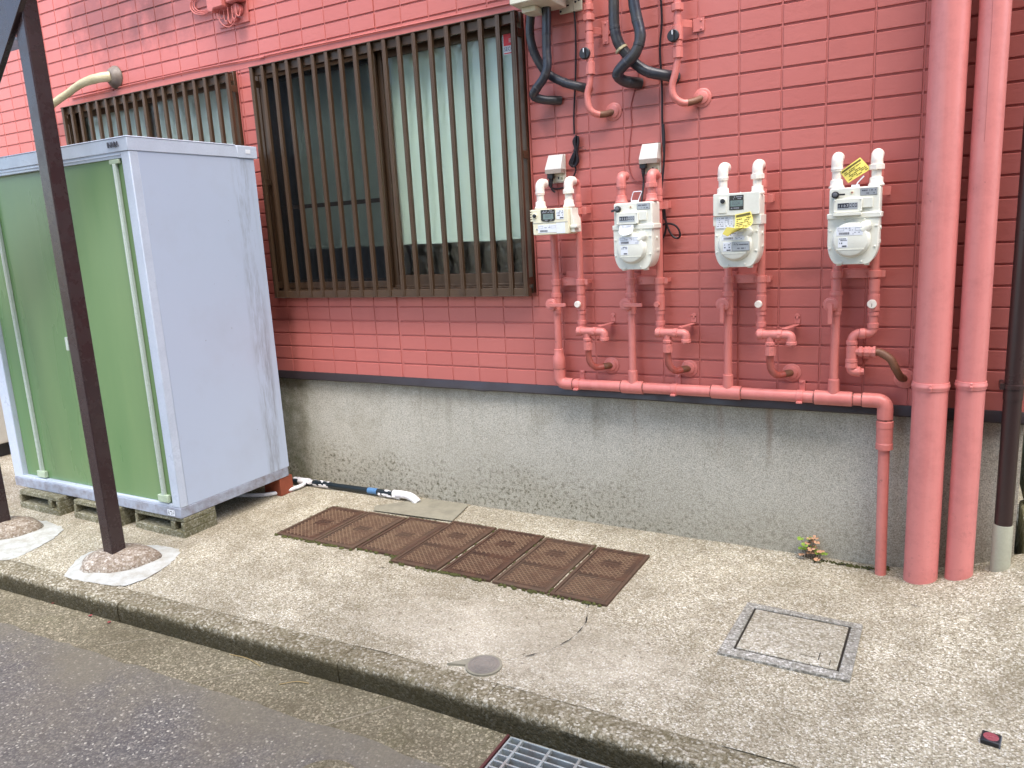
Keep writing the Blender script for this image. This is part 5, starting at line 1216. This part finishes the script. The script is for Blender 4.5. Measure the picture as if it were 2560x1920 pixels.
# ------------------------------------------------------------------ brown posts with stone footings, stair
def dome(cx, cy, rx, ry, h, seed, rot=0.0):
    mb = MB(); n, m = 36, 10
    for j in range(m + 1):
        a = PI / 2 * j / m
        for i in range(n):
            t = 2 * PI * i / n; r = math.cos(a) ** 0.75; x, y = rx * r * math.cos(t), ry * r * math.sin(t)
            nz = 1 + 0.10 * noise.noise(V((math.cos(t) * 2, math.sin(t) * 2, seed + a)))
            xx = x * math.cos(rot) - y * math.sin(rot); yy = x * math.sin(rot) + y * math.cos(rot)
            mb.v.append((cx + xx * nz, cy + yy * nz, -0.02 + (h + 0.02) * math.sin(a) ** 0.8 * (1 + 0.06 * noise.noise(V((xx * 22, yy * 22, seed))))))
    for j in range(m):
        for i in range(n): mb.f.append((j * n + i, j * n + (i + 1) % n, (j + 1) * n + (i + 1) % n, (j + 1) * n + i)); mb.m.append(0)
    return mb
def skirt(out, inner_c, inner_r, zi):
    mb = MB(); n = len(out); 
    for x, y in out: mb.v.append((x, y, g(x, y) + 0.002))
    for k, f in ((1, 0.55), (2, 0.0)):
        for x, y in out:
            d = V((x - inner_c[0], y - inner_c[1])); q = d.normalized(); e = V((q.x * inner_r[0], q.y * inner_r[1]))
            p = e.lerp(d, f); mb.v.append((inner_c[0] + p.x, inner_c[1] + p.y, 0.010 + 0.004 * noise.noise(V((x * 20, y * 20, k))) if k == 1 else zi))
    for k in range(2):
        for i in range(n): mb.f.append((k * n + i, k * n + (i + 1) % n, (k + 1) * n + (i + 1) % n, (k + 1) * n + i)); mb.m.append(0)
    return mb
def jag(out, n=7, a=0.013):
    P = smooth([(x, y, 0) for x, y in out] + [(out[0][0], out[0][1], 0)], n)[:-1]
    return [(p.x + a * noise.noise(p * 35), p.y + a * noise.noise(p * 35 + V((9, 9, 9)))) for p in P]
POSTX, POSTY = -1.736, -1.251
def post(x, y, label, rad, seed, outl):
    t = thing('steel_post', label, 'post', (x, y, 0.0), 'brown steel posts of the stair')
    c = MB(); c.box(x - 0.0345, x + 0.0345, y - 0.0345, y + 0.0345, 0.058, 4.2); part('column', c, M['post'], t, bevel=0.005)
    s = dome(x + 0.005, y + 0.015, rad[0], rad[1], 0.073, seed, 0.45); part('footing_stone', s, M['granite'], t, sharp=0)
    k = skirt(jag(outl), (x + 0.005, y + 0.015), (rad[0] * 0.9, rad[1] * 0.9), 0.016); part('mortar_skirt', k, M['whitemortar'], t, sharp=0)
post(POSTX, POSTY, 'brown square steel post set on a rounded stone in front of the shed', (0.178, 0.138), 2.0, [(-1.854, -1.431), (-1.97, -1.30), (-2.000, -1.215), (-1.93, -1.14), (-1.83, -1.07), (-1.758, -1.030), (-1.635, -1.016), (-1.556, -1.056), (-1.48, -1.195), (-1.464, -1.33), (-1.502, -1.393), (-1.651, -1.423), (-1.777, -1.438)])
post(-2.700, -1.251, 'brown square steel post cut off by the left edge of the photo', (0.185, 0.14), 5.0, [(-2.82, -1.46), (-2.96, -1.30), (-2.97, -1.20), (-2.86, -1.09), (-2.692, -1.052), (-2.523, -1.062), (-2.444, -1.084), (-2.369, -1.178), (-2.318, -1.293), (-2.291, -1.411), (-2.38, -1.475), (-2.6, -1.49)])
st = thing('steel_stair', 'dark steel stair underside crossing the top left corner behind the post', 'stair', (-2.1, -1.25, 2.3))
A0, B0 = aY(2, 55, -1.29), aY(-40, 190, -1.29)
d = (B0 - A0).normalized(); nrm = V((d.z, 0, -d.x))
b = MB(); b.obox(A0 + d * 0.1 + V((-0.075, 0.0, -0.02)), d * 1.4, (0, 0.012, 0), nrm * 0.13)
part('stringer', b, M['post'], st, bevel=0.003)
b = MB(); T0 = aY(-6, 52, -1.24); b.box(T0.x - 0.9, T0.x - 0.22, -1.24, -0.95, T0.z - 0.006, T0.z + 0.006); part('tread', b, M['galvdim'], st)
b = MB(); L0 = aY(10, 6, -1.2); b.box(L0.x - 1.8, L0.x - 0.45, -1.40, -0.85, L0.z + 0.0, L0.z + 0.10); part('landing', b, M['post'], st, bevel=0.004)

# ------------------------------------------------------------------ lids and covers in the apron
def meter_lid(x, y, w2, d2, split, label, seed):
    t = thing('meter_box_lid', label, 'iron lid', (x, y, 0.0), 'rusty iron meter box lids in the apron')
    z = 0.0105; f = MB(); e = 0.015
    f.box(x - w2, x + w2, y - d2, y - d2 + e, -0.03, z); f.box(x - w2, x + w2, y + d2 - e, y + d2, -0.03, z); f.box(x - w2, x - w2 + e, y - d2 + e, y + d2 - e, -0.03, z); f.box(x + w2 - e, x + w2, y - d2 + e, y + d2 - e, -0.03, z)
    part('frame', f, M['rust'], t, bevel=0.002)
    def lid(y0, y1, emb):
        m_ = MB(); xa, xb = x - w2 + e + 0.003, x + w2 - e - 0.003; zt = z - 0.003
        m_.box(xa, xb, y0, y1, -0.015, zt)
        # raised lattice of short bars
        xi0, xi1, yi0, yi1 = xa + 0.018, xb - 0.018, y0 + 0.018, y1 - 0.018; s_ = 0.0245; k = 0
        if not emb:      # diamond net of continuous thin ridges
            for sg in (-1, 1):
                c0 = -12
                while c0 < 30:
                    off = c0 * 0.0245; c0 += 1
                    # ridge x = xi0 + off + t, y = yi0 + t (sg=1) or yi1 - t
                    t0, t1 = max(0, -off), min(yi1 - yi0, xi1 - xi0 - off)
                    if t1 - t0 < 0.008: continue
                    pa = V((xi0 + off + t0, (yi0 + t0) if sg > 0 else (yi1 - t0), zt + 0.0008)); pb = V((xi0 + off + t1, (yi0 + t1) if sg > 0 else (yi1 - t1), zt + 0.0008))
                    h_ = (pb - pa) / 2; n_ = V((-h_.y, h_.x, 0)).normalized() * 0.0017
                    m_.obox((pa + pb) / 2 + V((0, 0, 0.0002 * sg)), h_, n_, (0, 0, 0.0013), 1)
        yy = yi0
        while emb and yy < yi1:
            xx = xi0 + (s_ / 2 if k % 2 else 0)
            while xx < xi1:
                if not (abs(xx - x) < 0.044 and abs(yy - (y0 + y1) / 2) < 0.032):
                    sg = 1 if (k % 2) else -1
                    m_.obox((xx, yy, zt + 0.0008), V((0.0095, 0.0095 * sg, 0)), V((-0.0019 * sg, 0.0019, 0)), (0, 0, 0.0013), 1)
                xx += s_
            yy += s_ / 2 * 1.02; k += 1
        for a, b_, c_, d_ in ((xa + 0.010, xb - 0.010, y0 + 0.010, y0 + 0.013), (xa + 0.010, xb - 0.010, y1 - 0.013, y1 - 0.010), (xa + 0.010, xa + 0.013, y0 + 0.013, y1 - 0.013), (xb - 0.013, xb - 0.010, y0 + 0.013, y1 - 0.013)):
            m_.box(a, b_, c_, d_, zt - 0.001, zt + 0.0016)
        if emb:
            yc = (y0 + y1) / 2
            for a, b_, c_, d_ in ((-0.034, 0.034, -0.024, -0.021), (-0.034, 0.034, 0.021, 0.024), (-0.034, -0.031, -0.021, 0.021), (0.031, 0.034, -0.021, 0.021), (-0.02, 0.02, -0.002, 0.002), (-0.012, -0.008, -0.014, 0.014), (0.008, 0.012, -0.014, 0.014)):
                m_.box(x + a, x + b_, yc + c_, yc + d_, zt - 0.001, zt + 0.0018)
        part('lid', m_, [M['rust'], M['wornrust']], t)
    ya, yb = y - d2 + e + 0.003, y + d2 - e - 0.003
    if split: lid(ya, y - 0.035, False); lid(y - 0.031, yb, True)
    else: lid(ya, yb, True)
    gp = MB(); gp.box(x - w2 + e + 0.0002, x + w2 - e - 0.0002, y - d2 + e + 0.0002, y + d2 - e - 0.0002, -0.02, 0.0045); part('lid_gap', gp, M['dark'], t)
    mo = MB(); rd = random.Random(seed)
    for k in range(46):
        side = rd.choice((0, 0, 1, 2)); 
        if side == 0: px, py = rd.uniform(x - w2 - 0.006, x + w2), y - d2 - rd.uniform(-0.002, 0.012)
        elif side == 1: px, py = x - w2 + rd.uniform(-0.010, 0.002), rd.uniform(y - d2, y + d2)
        else: px, py = rd.uniform(x - w2, x + w2), y + d2 + rd.uniform(-0.001, 0.007)
        r = rd.uniform(0.004, 0.010); mo.lathe((px, py, 0.002), (0, 0, 1), [(0, r), (0.004, r * 0.8), (0.0075, r * 0.3)], 7)
    part('moss_edge', mo, M['moss'], t, sharp=0)['kind'] = 'stuff'
LID = [(-1.166, -0.493, 0.1215, 0.204, False, 'short rusty iron lid at the shed end of the row'),
       (-0.918, -0.490, 0.1195, 0.206, False, 'short rusty iron lid in the middle of the three, its worn tread showing pale'),
       (-0.668, -0.474, 0.1195, 0.206, False, 'short rusty iron lid next to the long split lids'),
       (-0.422, -0.482, 0.1235, 0.253, True, 'long split rusty lid touching the short ones'),
       (-0.158, -0.481, 0.1235, 0.250, True, 'second long split rusty lid counted from the shed side'),
       (0.105, -0.489, 0.1255, 0.247, True, 'third long split rusty lid counted from the shed side'),
       (0.365, -0.494, 0.1215, 0.243, True, 'long split rusty lid at the end of the row farthest from the shed')]
for k, L in enumerate(LID): meter_lid(*L, k)

def flat_poly(mb, pts, z0, z1, mi=None):
    n = len(pts); mb.add([(x, y, z0) for x, y in pts] + [(x, y, z1) for x, y in pts], [tuple(reversed(range(n))), tuple(range(n, 2 * n))] + [(i, (i + 1) % n, n + (i + 1) % n, n + i) for i in range(n)], mi)
t = thing('access_cover', 'square pale concrete access lid with a grey rim', 'access cover', (1.15, -0.70, 0.0))
O = [(0.958, -0.510), (1.352, -0.520), (1.350, -0.892), (0.944, -0.895)]; I = [(0.990, -0.545), (1.318, -0.551), (1.313, -0.855), (0.986, -0.852)]
b = MB()
for i in range(4):
    j = (i + 1) % 4; flat_poly(b, [O[j], O[i], I[i], I[j]], -0.03, 0.0115)
part('rim', b, M['lidrim'], t, bevel=0.003)
cx, cy = 1.152, -0.701; In = [(cx + (x - cx) * 0.955, cy + (y - cy) * 0.945) for x, y in I]
b = MB(); flat_poly(b, In[::-1], -0.02, 0.011); part('lid', b, M['lidconc'], t, bevel=0.003)
b = MB(); flat_poly(b, [(cx + (x_ - cx) * 0.999, cy + (y_ - cy) * 0.999) for x_, y_ in I][::-1], -0.012, 0.0065); b.box(1.246, 1.249, -0.815, -0.765, 0.0111, 0.0116); b.box(1.282, 1.284, -0.835, -0.80, 0.0111, 0.0116); b.box(1.19, 1.235, -0.803, -0.801, 0.0111, 0.0116)
part('gap', b, M['dark'], t)
t = thing('round_cap', 'small round grey inspection cap with ringed tread near the kerb', 'inspection cap', (0.268, -1.274, 0.0))
b = MB(); b.lathe((0.268, -1.274, -0.02), (0, 0, 1), [(0, 0.062), (0.0255, 0.062), (0.0262, 0.056), (0.0262, 0.0545)], 40); part('collar', b, M['patch'], t)
b = MB(); b.lathe((0.268, -1.274, -0.015), (0, 0, 1), [(0, 0.054), (0.0222, 0.054), (0.0228, 0.049), (0.0215, 0.048), (0.0215, 0.044), (0.0228, 0.043), (0.0228, 0.037), (0.0215, 0.036), (0.0215, 0.032), (0.0228, 0.031), (0.0228, 0.025), (0.0215, 0.024), (0.0215, 0.020), (0.0228, 0.019), (0.0228, 0.008), (0.024, 0.006)], 40)
part('lid', b, M['capgrey'], t)
b = MB(); flat_poly(b, [(0.150, -1.318), (0.214, -1.298), (0.222, -1.262), (0.212, -1.252)][::-1], -0.01, 0.0062); part('mortar_tongue', b, M['patch'], t)

# drain grate
t = thing('drain_grate', 'galvanised steel drain grate against the kerb, its left frame red', 'drain grate', (0.626, -1.65, -0.09))
gx0, gx1, gy0, gy1, gz = HX0 + 0.012, HX1 - 0.006, HY0 + 0.006, HY1 - 0.004, -0.086
b = MB(); b.box(gx0, gx0 + 0.006, gy0, gy1, gz - 0.032, gz); b.box(gx1 - 0.006, gx1, gy0, gy1, gz - 0.032, gz); part('side_bar', b, M['galv'], t, bevel=0.0008)
b = MB(); yy = gy1
while yy > gy0: b.box(gx0 + 0.006, gx1 - 0.006, yy - 0.0055, yy, gz - 0.030, gz + 0.001); yy -= 0.0275
part('bearing_bars', b, M['galv'], t, bevel=0.0008)
b = MB()
for x in (0.507, 0.602, 0.697, 0.780): b.box(x - 0.004, x + 0.004, gy0, gy1, gz - 0.010, gz + 0.0022)
part('cross_bars', b, M['galv'], t, bevel=0.001)
b = MB(); b.box(HX0, HX0 + 0.008, HY0, HY1 - 0.002, -0.14, gz + 0.0035); part('frame', b, M['redframe'], t, bevel=0.001)
b = MB(); b.box(HX0, HX1, HY0, HY1, -0.55, -0.54); b.box(HX0 - 0.02, HX0 - 0.001, HY0, HY1, -0.54, -0.0935); b.box(HX1 + 0.001, HX1 + 0.02, HY0, HY1, -0.54, -0.0935); b.box(HX0, HX1, HY1 + 0.001, HY1 + 0.02, -0.54, -0.0935); b.box(HX0, HX1, HY0 - 0.02, HY0 - 0.001, -0.54, -0.0935)
part('pit', b, M['galvdim'], t)
t = thing('road_cap', 'round red valve cap in a concrete ring at the lower edge of the road', 'valve cap', (0.085, -1.83, -0.086))
b = MB(); b.lathe((0.085, -1.868, -0.12), (0, 0, 1), [(0, 0.108), (0.0375, 0.108), (0.039, 0.104), (0.039, 0.078), (0.036, 0.076)], 40); part('ring', b, M['gutter'], t)
b = MB(); b.lathe((0.085, -1.868, -0.11), (0, 0, 1), [(0, 0.073), (0.027, 0.073), (0.029, 0.07), (0.029, 0.02)], 36); part('lid', b, M['redlid'], t)

# ------------------------------------------------------------------ lagged pipe along the wall foot
t = thing('lagged_pipe', 'black lagged pipe with torn white tape lying along the wall foot', 'water pipe', (-1.35, -0.05, 0.0))
P = smooth([(-1.80, -0.075, 0.022), (-1.70, -0.062, 0.020), (-1.5, -0.055, 0.022), (-1.29, -0.052, 0.024), (-1.08, -0.052, 0.027), (-1.02, -0.052, 0.028)], 6)
b = MB(); b.tube(P, 0.0165, 16); part('lagging', b, M['lag'], t)
b = MB(); rd = random.Random(5)
def torn(x0, x1, full, k):
    for q in range(k):
        xa = rd.uniform(x0, x1 - 0.01); wd = rd.uniform(0.008, 0.03); a0 = rd.uniform(0, 2 * PI) if full else rd.uniform(-0.4, 0.9) + rd.choice((0, PI)); sp = rd.uniform(0.6, 1.8); n = 8; o = len(b.v); r0 = 0.0178 + rd.uniform(0, 0.002)
        for i in range(n + 1):
            a = a0 + sp * i / n
            for e in (0, 1):
                rr = r0 + 0.004 * abs(noise.noise(V((xa * 50, i * 0.9, q))))
                b.v.append((xa + e * wd + 0.006 * noise.noise(V((i * 1.3, q, e * 3))), -0.056 + rr * math.cos(a), 0.023 + rr * math.sin(a)))
        for i in range(n): b.f.append((o + 2 * i, o + 2 * i + 1, o + 2 * i + 3, o + 2 * i + 2)); b.m.append(0)
torn(-1.80, -1.66, True, 46); torn(-1.66, -1.52, False, 34); torn(-1.16, -1.0, False, 24)
b.tube(smooth([(-1.755, -0.07, 0.024), (-1.72, -0.064, 0.024), (-1.69, -0.062, 0.022)], 3), [0.014, 0.019, 0.0205, 0.020, 0.0195, 0.0205, 0.014][:7], 12)
part('torn_tape', b, M['whitefoil'], t, sharp=0)['kind'] = 'stuff'
b = MB(); b.tube(smooth([(-1.055, -0.052, 0.028), (-1.0, -0.054, 0.031), (-0.95, -0.057, 0.030), (-0.912, -0.062, 0.020), (-0.885, -0.066, 0.002)], 5), [0.0215 + 0.0012 * noise.noise(V((i, 0, 4))) for i in range(21)], 14); part('white_elbow', b, M['whitefoil'], t)
b = MB(); b.tube([(-1.235, -0.052, 0.0245), (-1.17, -0.052, 0.0255)], 0.0178, 16); part('blue_band', b, M['blue'], t)
cord('white_hose', 'thin white hose curving out from under the shed to the lagged pipe', [(-2.05, -0.40, 0.012), (-1.90, -0.36, 0.014), (-1.78, -0.30, 0.014), (-1.715, -0.21, 0.016), (-1.69, -0.12, 0.018), (-1.70, -0.075, 0.02)], 0.011, M['whitefoil'], 'hose', 10)

# ------------------------------------------------------------------ small things on the ground
def leafq(mb, c, d, u, L, W, mi):
    c = V(c); d = V(d).normalized(); u = V(u).normalized(); s = d.cross(u).normalized()
    pts = [c, c + d * L * 0.35 + s * W * 0.8 + u * L * 0.06, c + d * L * 0.75 + s * W + u * L * 0.04, c + d * L * 0.92 + u * L * 0.02, c + d * L * 0.75 - s * W + u * L * 0.04, c + d * L * 0.35 - s * W * 0.8 + u * L * 0.06, c + d * L * 0.5 + u * L * 0.0]
    mb.add(pts, [(0, 1, 6), (1, 2, 6), (2, 3, 6), (3, 4, 6), (4, 5, 6), (5, 0, 6)], mi)
t = thing('weed', 'small green and pinkish weed growing at the foot of the foundation', 'weed', (1.11, -0.01, 0.0))
b = MB(); s = MB(); rd = random.Random(3)
for k in range(22):
    bx, by = rd.uniform(1.075, 1.150), rd.uniform(-0.035, 0.004); h = rd.uniform(0.018, 0.085) * (1.1 if bx < 1.12 else 0.7); a = rd.uniform(0, 2 * PI)
    tip = V((bx + 0.022 * math.cos(a), min(by + 0.022 * math.sin(a), 0.006), h)); s.tube([(bx, by, 0.0), (bx + 0.004 * math.cos(a), by, h * 0.6), tip], 0.0009, 5)
    pink = rd.random() < 0.42 or h < 0.03; a2 = rd.uniform(0, 2 * PI)
    for q in range(3):
        aa = a2 + q * 2 * PI / 3; leafq(b, tip, (math.cos(aa), math.sin(aa) * 0.8 - 0.25, rd.uniform(-0.15, 0.3)), (0, -0.35, 1), rd.uniform(0.013, 0.020), rd.uniform(0.006, 0.0095), 1 if pink else 0)
part('leaves', b, [M['leaf'], M['leaf2']], t, sharp=0); part('stems', s, M['stem'], t)
mo = MB(); rd = random.Random(8)
for k in range(150):
    x = rd.uniform(1.10, 1.36); y = rd.uniform(-0.034, -0.010) if x > 1.15 else rd.uniform(-0.05, 0.0); r = rd.uniform(0.0025, 0.007)
    if rd.random() < 0.25: x, y = rd.uniform(1.35, 1.40), rd.uniform(-0.02, 0.012)
    mo.lathe((x, y, g(x, y) - 0.001), (0, 0, 1), [(0, r), (0.003, r * 0.8), (0.006, r * 0.25)], 6)
o = single('moss', mo, M['moss'], 'low moss in the crack between the apron and the foundation', None, kind='stuff', sharp=0)
t = thing('compact_case', 'small black square plastic case with a pink disc lying on the concrete', 'plastic case', (1.712, -1.024, 0.0))
b = MB(); c = V((1.712, -1.024, 0.009)); ax = V((0.0225, -0.004, 0)); ay = V((0.003, 0.023, 0)); b.obox(c, ax, ay, (0, 0, 0.007)); part('case', b, M['black'], t, bevel=0.003)
b = MB(); b.lathe(c + V((0, 0, 0.007)), (0, 0, 1), [(0, 0.0185), (0.0008, 0.018)], 24); part('disc', b, M['reflpink'], t)
b = MB(); b.obox(c + V((0.0215, -0.004, -0.001)), ax * 0.08, ay, (0, 0, 0.0065)); part('hinge', b, M['grey'], t)
def leaf_at(px, py, L, W, mat, lab, cat, grp):
    p = aZ(px, py, -0.089); b = MB(); a = random.uniform(0, 2 * PI); leafq(b, p + V((0, 0, 0.003)), (math.cos(a), math.sin(a), 0.15), (0, 0, 1), L, W, 0); single('petal' if cat == 'petal' else 'dry_scrap', b, mat, lab, cat, grp)
for px, py in ((131, 1508), (220, 1541), (276, 1554)): leaf_at(px, py, 0.024, 0.007, M['petal'], 'dried red petal lying in the gutter below the kerb', 'petal', 'red petals in the gutter')
def twig(pa, pb, z, lab):
    A, B = aZ(*pa, z), aZ(*pb, z); b = MB(); m_ = A.lerp(B, 0.5) + V((0, 0.01, 0.003)); b.tube(smooth([A, m_, B], 4), 0.0016, 6); single('twig', b, M['straw'], lab, 'twig', 'twigs in the gutter')
twig((555, 1619), (600, 1612), -0.087, 'pale green twig lying against the kerb base'); twig((575, 1636), (652, 1666), -0.087, 'thin brown twig lying in the gutter left of the others'); twig((698, 1711), (772, 1708), -0.087, 'straight dark twig on the gutter near the asphalt edge')

# ------------------------------------------------------------------ right edge and far left
t = thing('block_wall', 'mossy stacked concrete blocks behind the house corner', 'block wall', (2.3, 0.2, 0.0))
b = MB(); b.box(1.852, 2.9, 0.115, 0.42, 0.0, 0.215); part('lower_course', b, M['mossblock'], t, bevel=0.012)
b = MB(); b.box(1.862, 2.9, 0.34, 0.6, 0.216, 1.9); part('upper_course', b, M['mossblock'], t, bevel=0.012)
t = thing('air_conditioner', 'white outdoor air conditioner standing beyond the shed at the left edge', 'air conditioner', (-4.6, -0.25, 0.0))
b = MB(); b.box(-5.0, -4.36, -0.42, -0.08, 0.10, 0.68); part('casing', b, M['acwhite'], t, bevel=0.01)
b = MB(); b.box(-5.0, -4.40, -0.40, -0.32, 0.0, 0.0995); b.box(-5.0, -4.40, -0.18, -0.10, 0.0, 0.0995); part('feet', b, M['black'], t)

# unseen house added behind the camera to stop low sky light on the right wall
M['opposite'] = paint('shade_house_render', lin(150, 142, 130), 0.9, grime=0.2)
t = thing('added_shade_house', 'added unseen house behind the viewer that shades the right of the wall', 'house', (6, -7, -0.1))
b = MB(); b.box(0.1, 12, -9, -4.4, -0.1, 6.6); part('wall', b, M['opposite'], t)
b = MB(); b.prism([(-0.2, 6.62), (12.3, 6.62), (12.0, 7.6), (0.1, 7.6)], -9.2, -4.2); part('roof', b, M['flash'], t)
for x in (2.5, 5.5, 9):
    b = MB(); b.box(x - 0.8, x + 0.8, -4.399, -4.36, 1.0, 2.2); part('window', b, M['lcd'], t)
